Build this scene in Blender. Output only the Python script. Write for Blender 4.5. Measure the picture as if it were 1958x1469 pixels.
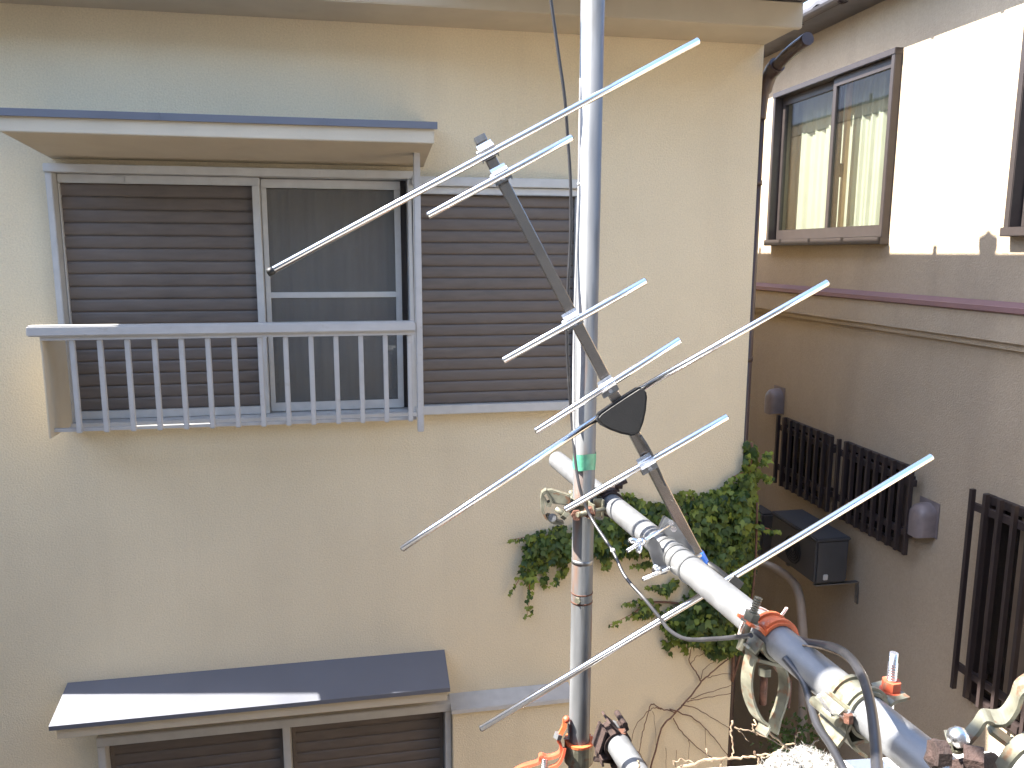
import bpy, bmesh, math, random
from mathutils import Vector, Matrix
R_ = math.radians
V = Vector
random.seed(7)
scene = bpy.context.scene
for o in list(bpy.data.objects):
    bpy.data.objects.remove(o)
C = scene.collection

# ------------------------------------------------------------------ camera
# origin = the camera; x runs along the cream house wall, y towards it, z up
FOC, CX, CY = 1529.0, 979.0, 734.5          # focal length and centre, in pixels of the 1958 px wide photo
dn = V((-29.0, 9275.5, FOC)).normalized()   # straight down, seen in camera axes (right, down, forward)
yd = V((687 - CX, 481 - CY, FOC)); yd = (yd - dn * yd.dot(dn)).normalized()
zu = -dn
xd = yd.cross(zu)
AX = Matrix((xd, yd, zu))                   # camera axes -> world
cam = bpy.data.objects.new('camera', bpy.data.cameras.new('camera'))
C.objects.link(cam)
rgt, dwn, fwd = AX @ V((1, 0, 0)), AX @ V((0, 1, 0)), AX @ V((0, 0, 1))
m = Matrix.Identity(4)
for i in range(3):
    m[i][0], m[i][1], m[i][2] = rgt[i], -dwn[i], -fwd[i]
cam.matrix_world = m
cam.data.sensor_width = 36.0
cam.data.lens = FOC / 1958.0 * 36.0
cam.data.clip_start = 0.02
cam.data.clip_end = 2000
scene.camera = cam

# ------------------------------------------------------------------ light
SUN_EL, SUN_AZ = 51.5, -83.0                # azimuth from +y towards +x
world = bpy.data.worlds.new('World'); scene.world = world; world.use_nodes = True
nt = world.node_tree
sky = nt.nodes.new('ShaderNodeTexSky'); sky.sky_type = 'NISHITA'; sky.sun_disc = False
sky.sun_elevation = R_(SUN_EL); sky.sun_rotation = R_(SUN_AZ % 360)
bg = nt.nodes['Background']; bg.inputs[1].default_value = 0.11
nt.links.new(sky.outputs[0], bg.inputs[0])
sun = bpy.data.objects.new('sun', bpy.data.lights.new('sun', 'SUN'))
sun.data.energy = 4.2; sun.data.angle = R_(0.53); sun.data.color = (1.0, 0.94, 0.85)
sd = V((math.sin(R_(SUN_AZ)) * math.cos(R_(SUN_EL)), math.cos(R_(SUN_AZ)) * math.cos(R_(SUN_EL)), math.sin(R_(SUN_EL))))
sun.rotation_euler = sd.to_track_quat('Z', 'Y').to_euler()
sun.location = (-3, 0, 12)
C.objects.link(sun)
vs = scene.view_settings
vs.view_transform = 'Standard'; vs.look = 'None'; vs.gamma = 1.0; vs.use_curve_mapping = False
vs.exposure = 2.88
scene.render.engine = 'CYCLES'
scene.cycles.max_bounces = 10
scene.cycles.diffuse_bounces = 6

# ------------------------------------------------------------------ pixel rays onto real planes
def ray(px, py): return AX @ V(((px - CX) / FOC, (py - CY) / FOC, 1.0))
D = 3.8                                     # cream wall plane y
XR = 2.85                                   # neighbour's wall plane x
def W(px, py, y=D): d = ray(px, py); return d * (y / d.y)
def RX(px, py, x=XR): d = ray(px, py); return d * (x / d.x)
def P(px, py, dep): return ray(px, py) * dep

# ------------------------------------------------------------------ mesh helpers
WM = {}
class MB:
    def __init__(s): s.v = []; s.f = []; s.sm = []
    def add(s, vs_, fs, smooth=False):
        n = len(s.v); s.v += [tuple(p) for p in vs_]
        s.f += [tuple(i + n for i in f) for f in fs]; s.sm += [smooth] * len(fs)
        return s
    def box(s, x0, x1, y0, y1, z0, z1):
        return s.add([(x0,y0,z0),(x1,y0,z0),(x1,y1,z0),(x0,y1,z0),(x0,y0,z1),(x1,y0,z1),(x1,y1,z1),(x0,y1,z1)],
            [(0,3,2,1),(4,5,6,7),(0,1,5,4),(1,2,6,5),(2,3,7,6),(3,0,4,7)])
    def quad(s, a, b, c, d): return s.add([a, b, c, d], [(0,1,2,3)])
    def prism(s, poly, ext):
        # poly: list of 3D points, ext: extrusion vector
        n = len(poly); e = V(ext)
        return s.add([V(p) for p in poly] + [V(p) + e for p in poly],
            [tuple(range(n - 1, -1, -1)), tuple(range(n, 2 * n))] + [(i, (i + 1) % n, n + (i + 1) % n, n + i) for i in range(n)])
    def tube(s, pts, r, n=10, caps=True, smooth=True):
        pts = [V(p) for p in pts]; k = len(pts)
        rs = r if isinstance(r, (list, tuple)) else [r] * k
        tan = []
        for i in range(k):
            a = pts[max(i - 1, 0)]; b = pts[min(i + 1, k - 1)]
            tan.append((b - a).normalized())
        ref = V((0, 0, 1)) if abs(tan[0].z) < .9 else V((0, 1, 0))
        u = tan[0].cross(ref).normalized(); vv = []
        for i in range(k):
            u = (u - tan[i] * u.dot(tan[i])).normalized(); w = tan[i].cross(u)
            for j in range(n):
                a = 2 * math.pi * j / n
                vv.append(pts[i] + (u * math.cos(a) + w * math.sin(a)) * rs[i])
        fs = [(i*n+j, i*n+(j+1)%n, (i+1)*n+(j+1)%n, (i+1)*n+j) for i in range(k-1) for j in range(n)]
        base = len(s.v)
        s.add(vv, fs, smooth)
        if caps:
            s.f += [tuple(base + j for j in range(n - 1, -1, -1)), tuple(base + (k-1)*n + j for j in range(n))]
            s.sm += [False, False]
        return s
    def hollow(s, a, b, r, n=28, wall=.0025):
        # open tube end with a visible wall thickness at both ends
        a = V(a); b = V(b); d = (b - a).normalized()
        return s.tube([a + d*.03, a, a, b, b, b - d*.03][1:5] if False else [a, b], r, n, caps=False) \
                .ring(a, d, r - wall, r, n, -1).ring(b, d, r - wall, r, n, 1) \
                .tube([a + d*.0005, a + d*.12], r - wall, n, caps=False).tube([b - d*.0005, b - d*.12], r - wall, n, caps=False)
    def ring(s, c, d, r0, r1, n, sgn):
        ref = V((0, 0, 1)) if abs(d.z) < .9 else V((0, 1, 0))
        u = d.cross(ref).normalized(); w = d.cross(u); vv = []
        for j in range(n):
            a = 2*math.pi*j/n; q = u*math.cos(a) + w*math.sin(a)
            vv += [c + q*r0, c + q*r1]
        return s.add(vv, [(2*j, 2*j+1, 2*((j+1)%n)+1, 2*((j+1)%n)) for j in range(n)])
    def strap(s, path, wdir, width, th):
        # a bent flat bar: path centre line, wdir the direction of its width
        path = [V(p) for p in path]; wd = V(wdir).normalized(); k = len(path); vv = []
        for i in range(k):
            t = (path[min(i+1,k-1)] - path[max(i-1,0)]).normalized(); nn = t.cross(wd).normalized()
            for a, b in ((-1,-1),(1,-1),(1,1),(-1,1)): vv.append(path[i] + wd*(a*width/2) + nn*(b*th/2))
        fs = [(i*4+j, i*4+(j+1)%4, i*4+4+(j+1)%4, i*4+4+j) for i in range(k-1) for j in range(4)]
        return s.add(vv, fs + [(3,2,1,0), tuple((k-1)*4+j for j in range(4))])
    def bar(s, a, b, w, h, up=(0,0,1), ch=0.0):
        # rectangular bar from a to b, chamfered by ch
        a = V(a); b = V(b); t = (b-a).normalized(); u = V(up); u = (u - t*u.dot(t)).normalized(); r = t.cross(u)
        if ch: pr = [(-w/2+ch,-h/2),(w/2-ch,-h/2),(w/2,-h/2+ch),(w/2,h/2-ch),(w/2-ch,h/2),(-w/2+ch,h/2),(-w/2,h/2-ch),(-w/2,-h/2+ch)]
        else: pr = [(-w/2,-h/2),(w/2,-h/2),(w/2,h/2),(-w/2,h/2)]
        return s.prism([a + r*x + u*y for x, y in pr], b - a)
    def hexnut(s, c, d, r, h):
        d = V(d).normalized(); return s.tube([V(c) - d*h/2, V(c) + d*h/2], r, 6, smooth=False)
    def ball(s, c, r, n=8):
        c = V(c); vv = []; k = n//2
        for i in range(k+1):
            th = math.pi*i/k
            for j in range(n):
                a = 2*math.pi*j/n; vv.append(c + V((math.sin(th)*math.cos(a), math.sin(th)*math.sin(a), math.cos(th)))*r)
        return s.add(vv, [(i*n+j, (i+1)*n+j, (i+1)*n+(j+1)%n, i*n+(j+1)%n) for i in range(k) for j in range(n)], True)
    def build(s, name, mat, parent=None, bevel=0, seg=2, smooth_all=False):
        me = bpy.data.meshes.new(name)
        vv = [V(p) for p in s.v]; base = V((0,0,0))
        if parent is None:
            base = V((sum(p.x for p in vv)/len(vv), sum(p.y for p in vv)/len(vv), min(p.z for p in vv)))
        me.from_pydata([p - base for p in vv], [], s.f); me.update()
        for p, f in zip(me.polygons, s.sm): p.use_smooth = f
        if bevel or True:
            b = bmesh.new(); b.from_mesh(me)
            bmesh.ops.recalc_face_normals(b, faces=b.faces)
            if bevel:
                bmesh.ops.remove_doubles(b, verts=b.verts, dist=1e-5)
                bmesh.ops.bevel(b, geom=[e for e in b.edges if len(e.link_faces) == 2 and e.calc_face_angle(0) > .5], offset=bevel, segments=seg, affect='EDGES', clamp_overlap=True)
                for f in b.faces: f.smooth = smooth_all
            b.to_mesh(me); b.free()
        me.materials.append(mat)
        o = bpy.data.objects.new(name, me); C.objects.link(o)
        o.location = base
        if parent is None: WM[o.name] = Matrix.Translation(base)
        if parent is not None:
            o.parent = parent; o.matrix_parent_inverse = WM.get(parent.name, Matrix.Identity(4)).inverted()
        return o

def tag(o, label, cat, group=None):
    o['label'] = label; o['category'] = cat
    if group: o['group'] = group
    return o
def struct(o): o['kind'] = 'structure'; return o
def thing(name, label, cat, loc=(0,0,0), group=None):
    o = bpy.data.objects.new(name, None); C.objects.link(o); o.location = loc; o.empty_display_size = .1
    WM[o.name] = Matrix.Translation(V(loc))
    return tag(o, label, cat, group)
def copy_to(o, parent, loc):
    c = o.copy(); C.objects.link(c); c.parent = parent; c.location = loc
    c.matrix_parent_inverse = WM.get(parent.name, Matrix.Identity(4)).inverted() if parent else Matrix.Identity(4)
    return c
def smooth_path(pts, n=8):
    pts = [V(p) for p in pts]; out = []
    for i in range(len(pts)-1):
        p0 = pts[max(i-1,0)]; p1 = pts[i]; p2 = pts[i+1]; p3 = pts[min(i+2,len(pts)-1)]
        for j in range(n):
            t = j/n
            out.append(.5*((2*p1) + (p2-p0)*t + (2*p0-5*p1+4*p2-p3)*t*t + (3*p1-p0-3*p2+p3)*t**3))
    return out + [pts[-1]]

# ------------------------------------------------------------------ materials
def mat(name, col, rough=.6, metal=0.0, var=.12, vscale=8.0, bump=0.0, bscale=200.0, spots=None, spot_scale=14.0, spot_at=.62, spot_soft=.08, stretch=(1,1,1), spot_stretch=(1,1,1), spec=.5, rvar=0.0, streak=None, detail=5.0, grain=0.0, gscale=150.0, drips=None):
    mt = bpy.data.materials.new(name); mt.use_nodes = True
    t = mt.node_tree; N = t.nodes; L = t.links; b = N['Principled BSDF']
    b.inputs['Roughness'].default_value = rough; b.inputs['Metallic'].default_value = metal
    b.inputs['Specular IOR Level'].default_value = spec
    tc = N.new('ShaderNodeNewGeometry'); mp = N.new('ShaderNodeMapping'); mp.inputs['Scale'].default_value = stretch
    L.new(tc.outputs['Position'], mp.inputs['Vector'])
    nz = N.new('ShaderNodeTexNoise'); nz.inputs['Scale'].default_value = vscale; nz.inputs['Detail'].default_value = detail
    L.new(mp.outputs[0], nz.inputs['Vector'])
    rp = N.new('ShaderNodeValToRGB')
    rp.color_ramp.elements[0].position = .3; rp.color_ramp.elements[1].position = .7
    rp.color_ramp.elements[0].color = [c*(1-var) for c in col] + [1]
    rp.color_ramp.elements[1].color = [min(1, c*(1+var)) for c in col] + [1]
    L.new(nz.outputs[0], rp.inputs[0]); out = rp.outputs[0]
    def over(color, scale, at, soft, st=(1,1,1)):
        nonlocal out
        m2 = N.new('ShaderNodeMapping'); m2.inputs['Scale'].default_value = st; m2.inputs['Location'].default_value = (3.1, 1.7, 9.2)
        L.new(tc.outputs['Position'], m2.inputs['Vector'])
        n2 = N.new('ShaderNodeTexNoise'); n2.inputs['Scale'].default_value = scale; n2.inputs['Detail'].default_value = 6
        L.new(m2.outputs[0], n2.inputs['Vector'])
        r2 = N.new('ShaderNodeMapRange'); r2.inputs[1].default_value = at; r2.inputs[2].default_value = at + soft
        r2.inputs[4].default_value = color[3] if len(color) > 3 else 1
        L.new(n2.outputs[0], r2.inputs[0])
        mx = N.new('ShaderNodeMix'); mx.data_type = 'RGBA'
        L.new(r2.outputs[0], mx.inputs[0]); L.new(out, mx.inputs[6]); mx.inputs[7].default_value = list(color[:3]) + [1]
        out = mx.outputs[2]
    if streak: over(*streak)
    if drips: over(*drips)
    if grain:
        n5 = N.new('ShaderNodeTexNoise'); n5.inputs['Scale'].default_value = gscale; n5.inputs['Detail'].default_value = 3
        L.new(tc.outputs['Position'], n5.inputs['Vector'])
        r5 = N.new('ShaderNodeMapRange'); r5.inputs[1].default_value = .3; r5.inputs[2].default_value = .7; r5.inputs[3].default_value = 1-grain; r5.inputs[4].default_value = 1+grain
        L.new(n5.outputs[0], r5.inputs[0])
        mg = N.new('ShaderNodeVectorMath'); mg.operation = 'SCALE'; L.new(out, mg.inputs[0]); L.new(r5.outputs[0], mg.inputs[3]); out = mg.outputs[0]
    if spots: over(spots, spot_scale, spot_at, spot_soft, spot_stretch)
    L.new(out, b.inputs['Base Color'])
    if rvar:
        r3 = N.new('ShaderNodeMapRange'); r3.inputs[1].default_value = .3; r3.inputs[2].default_value = .7
        r3.inputs[3].default_value = max(0, rough - rvar); r3.inputs[4].default_value = rough + rvar
        L.new(nz.outputs[0], r3.inputs[0]); L.new(r3.outputs[0], b.inputs['Roughness'])
    if bump:
        n4 = N.new('ShaderNodeTexNoise'); n4.inputs['Scale'].default_value = bscale; n4.inputs['Detail'].default_value = 4
        L.new(tc.outputs['Position'], n4.inputs['Vector'])
        bp = N.new('ShaderNodeBump'); bp.inputs['Strength'].default_value = bump; bp.inputs['Distance'].default_value = .004
        L.new(n4.outputs[0], bp.inputs['Height']); L.new(bp.outputs[0], b.inputs['Normal'])
    return mt

M = {}
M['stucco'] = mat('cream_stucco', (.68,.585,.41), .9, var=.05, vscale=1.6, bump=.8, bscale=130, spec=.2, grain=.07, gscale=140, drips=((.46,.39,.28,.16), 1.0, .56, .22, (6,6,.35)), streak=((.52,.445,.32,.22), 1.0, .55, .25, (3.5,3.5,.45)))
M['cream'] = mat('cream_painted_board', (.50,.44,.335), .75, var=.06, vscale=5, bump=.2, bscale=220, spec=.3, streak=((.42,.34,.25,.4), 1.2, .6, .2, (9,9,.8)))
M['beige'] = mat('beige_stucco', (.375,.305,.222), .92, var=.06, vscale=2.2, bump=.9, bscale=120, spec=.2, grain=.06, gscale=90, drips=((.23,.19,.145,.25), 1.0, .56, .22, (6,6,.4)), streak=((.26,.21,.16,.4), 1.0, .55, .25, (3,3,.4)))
M['sash'] = mat('silver_aluminium_sash', (.50,.50,.485), .45, .2, var=.06, vscale=20, spots=(.42,.39,.34,.3), spot_scale=45, spot_at=.64)
M['rail'] = mat('grey_white_railing_paint', (.44,.43,.415), .5, .1, var=.06, vscale=14, spots=(.36,.33,.30,.5), spot_scale=40, spot_at=.63)
M['shutter'] = mat('brown_shutter_metal', (.118,.098,.085), .55, .03, var=.14, vscale=9, stretch=(1,1,6), rvar=.08, spots=(.14,.12,.105,.4), spot_scale=12, spot_at=.58, spot_soft=.15)
M['roofing'] = mat('blue_grey_sheet_metal', (.125,.132,.155), .45, .15, var=.06, vscale=3, bump=.12, bscale=9, rvar=.06)
M['purple'] = mat('plum_brown_flashing', (.22,.125,.125), .5, .1, var=.08, vscale=8)
M['galv'] = mat('galvanised_steel', (.16,.165,.172), .42, .35, var=.10, vscale=34, rvar=.1, bump=.08, bscale=500, spots=(.10,.098,.092,.6), spot_scale=22, spot_at=.6, spot_soft=.12, streak=((.26,.26,.255,.6), 9, .55, .15, (1,.15,1)))
M['pole'] = mat('weathered_galvanised_pole', (.125,.13,.136), .45, .3, var=.18, vscale=34, stretch=(1,1,.15), rvar=.1, bump=.08, bscale=500, spots=(.16,.085,.05,.75), spot_scale=16, spot_at=.62, spot_soft=.12, spot_stretch=(1.6,1.6,.25), streak=((.085,.085,.083,.7), 40, .54, .12, (1,1,.12)))
M['alu'] = mat('polished_aluminium', (.80,.80,.805), .17, 1.0, var=.02, vscale=60)
M['boom'] = mat('extruded_aluminium', (.36,.325,.285), .24, 1.0, var=.05, vscale=40)
M['zincp'] = mat('bright_zinc_plate', (.72,.74,.77), .28, 1.0, var=.1, vscale=60, rvar=.08)
M['darkzinc'] = mat('grey_zinc_bracket', (.22,.225,.23), .38, .8, var=.12, vscale=50, rvar=.08)
M['olive'] = mat('yellowed_zinc_clamp', (.16,.157,.118), .45, .4, var=.35, vscale=45, rvar=.1, spots=(.15,.085,.05,.95), spot_scale=70, spot_at=.56, spot_soft=.08)
M['rust'] = mat('rusty_steel', (.10,.042,.026), .85, .1, var=.35, vscale=90, bump=.6, bscale=300, spots=(.15,.14,.12,.6), spot_scale=70, spot_at=.64)
M['darkrust'] = mat('dark_rusted_steel', (.032,.018,.015), .85, .1, var=.4, vscale=90, bump=.6, bscale=300)
M['redpaint'] = mat('orange_red_paint', (.40,.075,.035), .55, 0, var=.2, vscale=60, spots=(.25,.16,.11,.9), spot_scale=70, spot_at=.6)
M['orange'] = mat('orange_marking_paint', (.50,.11,.035), .6, 0, var=.15, vscale=70, spots=(.45,.43,.36,.9), spot_scale=60, spot_at=.6)
M['black'] = mat('black_plastic', (.006,.0058,.0058), .55, 0, var=.2, vscale=40, bump=.1, bscale=400)
M['cable'] = mat('grey_black_cable', (.024,.024,.027), .38, 0, var=.25, vscale=25, spots=(.07,.068,.065,.6), spot_scale=35, spot_at=.6)
M['cablegrey'] = mat('grey_cable', (.42,.42,.42), .5, 0, var=.15, vscale=30)
M['blue'] = mat('blue_plastic', (.03,.15,.55), .4, 0, var=.1)
M['tape'] = mat('green_vinyl_tape', (.07,.28,.18), .35, 0, var=.15, vscale=60, bump=.4, bscale=90)
M['wire'] = mat('pale_pink_tie_wire', (.75,.60,.57), .4, .3, var=.2, vscale=120)
M['brown'] = mat('dark_brown_pvc', (.055,.036,.034), .38, 0, var=.12)
M['bronze'] = mat('bronze_aluminium', (.038,.031,.030), .42, .15, var=.1, vscale=20)
M['grille'] = mat('dark_brown_grille_paint', (.035,.025,.024), .55, .1, var=.15)
M['vent'] = mat('brown_grey_vent_paint', (.20,.165,.16), .5, .1, var=.1, vscale=25)
M['unit'] = mat('dark_grey_unit_paint', (.055,.055,.058), .45, .1, var=.1)
M['duct'] = mat('beige_duct_plastic', (.38,.31,.25), .6, 0, var=.12, vscale=10)
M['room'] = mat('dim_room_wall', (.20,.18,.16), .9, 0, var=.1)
M['sheer'] = mat('grey_net_curtain', (.74,.72,.67), .9, 0, var=.25, vscale=4, stretch=(3,3,.4))
M['green_curtain'] = mat('pale_green_curtain', (.36,.375,.30), .9, 0, var=.06, vscale=6)
M['blind'] = mat('brown_blind', (.13,.095,.065), .7, 0, var=.1)
M['wood'] = mat('tan_wood_jamb', (.45,.30,.17), .6, 0, var=.15, vscale=12, stretch=(6,6,1))
M['soil'] = mat('dark_alley_soil', (.075,.055,.042), .95, 0, var=.35, vscale=5, bump=.8, bscale=60)
M['tile'] = mat('dark_roof_tile', (.085,.08,.085), .45, 0, var=.2, vscale=14)
M['felt'] = mat('speckled_pale_fleece', (.28,.273,.255), .95, 0, var=.2, vscale=300, bump=1.0, bscale=240, spots=(.06,.056,.05,.9), spot_scale=190, spot_at=.53, spot_soft=.05)
M['coping'] = mat('white_painted_coping', (.76,.75,.72), .7, 0, var=.06, vscale=10, bump=.3, bscale=200, spots=(.45,.42,.37,.6), spot_scale=18, spot_at=.62)
M['mortar'] = mat('pale_mortar', (.27,.255,.235), .9, 0, var=.12, vscale=6, bump=.5, bscale=150)
M['twig'] = mat('brown_vine_stem', (.16,.085,.055), .85, 0, var=.3, vscale=40)
M['dry'] = mat('dry_bleached_twig', (.20,.15,.10), .85, 0, var=.4, vscale=60, spots=(.10,.055,.032,.8), spot_scale=60, spot_at=.56)
M['tendril'] = mat('reddish_tendril', (.33,.13,.075), .8, 0, var=.25, vscale=60)
def leaf_mat(name, col, tr):
    mt = mat(name, col, .5, 0, var=.4, vscale=11, spec=.35)
    b = mt.node_tree.nodes['Principled BSDF']
    t = mt.node_tree; ts = t.nodes.new('ShaderNodeBsdfTranslucent'); mx = t.nodes.new('ShaderNodeMixShader')
    ts.inputs[0].default_value = tr + (1,); mx.inputs[0].default_value = .28
    t.links.new(b.outputs[0], mx.inputs[1]); t.links.new(ts.outputs[0], mx.inputs[2])
    t.links.new(mx.outputs[0], t.nodes['Material Output'].inputs[0]); return mt
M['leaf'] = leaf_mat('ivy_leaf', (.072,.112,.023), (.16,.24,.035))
M['leaf_young'] = leaf_mat('young_lit_ivy_leaf', (.17,.215,.035), (.32,.38,.055))  # for tender shoots, and for leaves painted as sunlit
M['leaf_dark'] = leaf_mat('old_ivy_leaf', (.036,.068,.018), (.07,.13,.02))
def glass(name, tint=(.92,.94,.93), rough=.0, veil=None, f0=.14):
    # thin pane: transparent with a Schlick mirror layer, the same from both sides
    mt = bpy.data.materials.new(name); mt.use_nodes = True; t = mt.node_tree; N = t.nodes; L = t.links
    N.remove(N['Principled BSDF'])
    tr = N.new('ShaderNodeBsdfTransparent'); tr.inputs[0].default_value = tint + (1,)
    gl = N.new('ShaderNodeBsdfGlossy'); gl.inputs['Roughness'].default_value = rough
    ge = N.new('ShaderNodeNewGeometry'); dt = N.new('ShaderNodeVectorMath'); dt.operation = 'DOT_PRODUCT'
    L.new(ge.outputs['Normal'], dt.inputs[0]); L.new(ge.outputs['Incoming'], dt.inputs[1])
    def mth(op, a, b=None):
        n = N.new('ShaderNodeMath'); n.operation = op
        for k, q in enumerate((a, b)):
            if q is None: continue
            if isinstance(q, (int, float)): n.inputs[k].default_value = q
            else: L.new(q, n.inputs[k])
        return n.outputs[0]
    fac = mth('ADD', mth('MULTIPLY', mth('POWER', mth('SUBTRACT', 1.0, mth('ABSOLUTE', dt.outputs['Value'])), 5.0), 1-f0), f0)
    mx = N.new('ShaderNodeMixShader'); L.new(fac, mx.inputs[0])
    src = tr
    if veil:
        df = N.new('ShaderNodeBsdfDiffuse'); df.inputs[0].default_value = veil[:3] + (1,)
        m2 = N.new('ShaderNodeMixShader'); m2.inputs[0].default_value = veil[3]
        L.new(tr.outputs[0], m2.inputs[1]); L.new(df.outputs[0], m2.inputs[2]); src = m2
    L.new(src.outputs[0], mx.inputs[1]); L.new(gl.outputs[0], mx.inputs[2])
    L.new(mx.outputs[0], N['Material Output'].inputs[0]); return mt
M['glass'] = glass('window_glass')
M['screen'] = glass('insect_screen', (.8,.8,.8), .6, (.21,.20,.185,.34), .03)
M['darkglass'] = glass('dark_frosted_glass', (.25,.22,.2), .25, (.014,.011,.010,.9), .03)

# ================================================================== SETTING
GZ = -4.7
g = MB().quad((-60,-60,GZ),(60,-60,GZ),(60,60,GZ),(-60,60,GZ)).build('ground', M['soil'])
struct(g)

def wall_sheet(mb, plane, c, a0, a1, z0, z1, holes, deep):
    # a wall face in plane 'y' or 'x' at c, spanning a0..a1, z0..z1, with rectangular openings (a0,a1,z0,z1) that have reveals of depth deep
    A = sorted({a0, a1} | {h[0] for h in holes} | {h[1] for h in holes}); Z = sorted({z0, z1} | {h[2] for h in holes} | {h[3] for h in holes})
    q = (lambda a, z, d=0: (a, c + d, z)) if plane == 'y' else (lambda a, z, d=0: (c + d, a, z))
    for i in range(len(A)-1):
        for j in range(len(Z)-1):
            ma, mz = (A[i]+A[i+1])/2, (Z[j]+Z[j+1])/2
            if any(h[0] < ma < h[1] and h[2] < mz < h[3] for h in holes): continue
            mb.quad(q(A[i],Z[j]), q(A[i+1],Z[j]), q(A[i+1],Z[j+1]), q(A[i],Z[j+1]))
    for b0, b1, y0, y1 in holes:
        mb.quad(q(b0,y0),q(b1,y0),q(b1,y0,deep),q(b0,y0,deep)); mb.quad(q(b0,y1),q(b1,y1),q(b1,y1,deep),q(b0,y1,deep))
        mb.quad(q(b0,y0),q(b0,y1),q(b0,y1,deep),q(b0,y0,deep)); mb.quad(q(b1,y0),q(b1,y1),q(b1,y1,deep),q(b1,y0,deep))

# ================================================================== CREAM HOUSE
HX0, HX1, HB = -1.98, 1.958, 9.2
SOF = .985
house = thing('cream_house', 'cream stucco house filling the view, with brown shutters, white railing and ivy on its corner', 'house', (-.4, 6.5, GZ))
w = MB()
UW = (-1.275, .238, -.752, .338)       # upper window opening
LW = (-1.245, .384, -3.75, -2.285)     # lower window opening
wall_sheet(w, 'y', D, HX0, HX1, GZ, SOF + .02, [UW, LW], .12)
w.quad((HX1,D,GZ),(HX1,HB,GZ),(HX1,HB,SOF+.02),(HX1,D,SOF+.02))
w.quad((HX0,D,GZ),(HX0,HB,GZ),(HX0,HB,SOF+.02),(HX0,D,SOF+.02))
w.quad((HX0,HB,GZ),(HX1,HB,GZ),(HX1,HB,SOF+.02),(HX0,HB,SOF+.02))
w.build('wall', M['stucco'], house)
# the dim rooms behind the two windows
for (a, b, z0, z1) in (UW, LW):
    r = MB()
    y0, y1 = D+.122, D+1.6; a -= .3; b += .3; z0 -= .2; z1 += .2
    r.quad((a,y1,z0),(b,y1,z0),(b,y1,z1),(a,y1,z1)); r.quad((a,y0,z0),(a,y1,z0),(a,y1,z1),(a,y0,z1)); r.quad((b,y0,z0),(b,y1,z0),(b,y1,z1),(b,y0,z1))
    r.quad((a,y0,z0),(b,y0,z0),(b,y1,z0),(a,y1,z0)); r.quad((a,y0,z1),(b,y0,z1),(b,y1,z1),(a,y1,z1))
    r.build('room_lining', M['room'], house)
# boxed eave over the front
FY = 3.46
MB().box(HX0-.02, HX1+.004, FY, FY+.03, SOF, 1.094).build('fascia', M['cream'], house, .004)
MB().box(HX0-.02, HX1+.002, FY+.03, D-.001, SOF+.012, SOF+.03).build('soffit', M['cream'], house)
MB().box(HX1-.02, HX1+.003, FY+.03, HB, SOF+.03, 1.094).build('eave_end_board', M['cream'], house)
# tiled hip roof: eaves on the front and the right, ridge along x
ex0, ex1, ey0, ey1, ez = HX0-.02, 1.972, 3.30, HB+.3, 1.112
rx0, rx1, ry, rz = -.3, .3, 6.3, 2.35
roof = MB().add([(ex0,ey0,ez),(ex1,ey0,ez),(ex1,ey1,ez),(ex0,ey1,ez),(rx0,ry,rz),(rx1,ry,rz),(ex0,ey0,ez-.015),(ex1,ey0,ez-.015),(ex1,ey1,ez-.015),(ex0,ey1,ez-.015)],
    [(0,1,5,4),(1,2,5),(2,3,4,5),(3,0,4),(9,8,7,6),(0,1,7,6),(1,2,8,7),(2,3,9,8),(3,0,6,9)]).build('roof', M['tile'], house)
MB().box(.35, ex1, 3.00, ey0-.001, ez-.03, ez).build('shade_slab', M['tile'], roof)  # added unseen slab that keeps sun off the neighbour's lower wall
# snow pegs along the right-hand eave, and the ornamental end tile at its front corner
for k, px in enumerate((1453, 1506, 1562, 1626, 1698, 1787)):
    yy = RX(px, 480).y + .108
    MB().box(ex1-.012, ex1-.004, yy-.013, yy+.013, ez-.01, ez+.045).build('snow_peg', M['tile'], roof)
oy = RX(1890, 450).y + .11
prof = [(-.05,-.02),(-.06,.05),(-.075,.085),(-.03,.10),(0,.118),(.03,.10),(.075,.085),(.06,.05),(.05,-.02)]
MB().prism([(ex1-.05, oy+a*.75, ez+b) for a, b in prof], (.045,0,0)).build('ridge_end_tile', M['tile'], roof, .004)
# rain gutter elbow and downpipe at the right corner
pb = MB()
pb.tube(smooth_path([(2.015,3.50,.955),(2.015,3.66,.93),(2.012,3.79,.885)], 5), .030, 12)
pb.tube(smooth_path([(2.012,3.76,.90),(2.008,3.83,.86),(2.0,3.86,.78),(1.992,3.865,.66)], 6), [.040]*4+[.036]*8+[.026]*7, 12)
pb.tube([(1.992,3.865,.68),(1.992,3.865,GZ)], .021, 12)
dp = pb.build('drainpipe', M['brown'], house)
for z in (.35, -.55, -1.6, -2.9): MB().tube([(1.992,3.865,z-.012),(1.992,3.865,z+.012)], .025, 12).build('pipe_band', M['brown'], dp)

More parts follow.
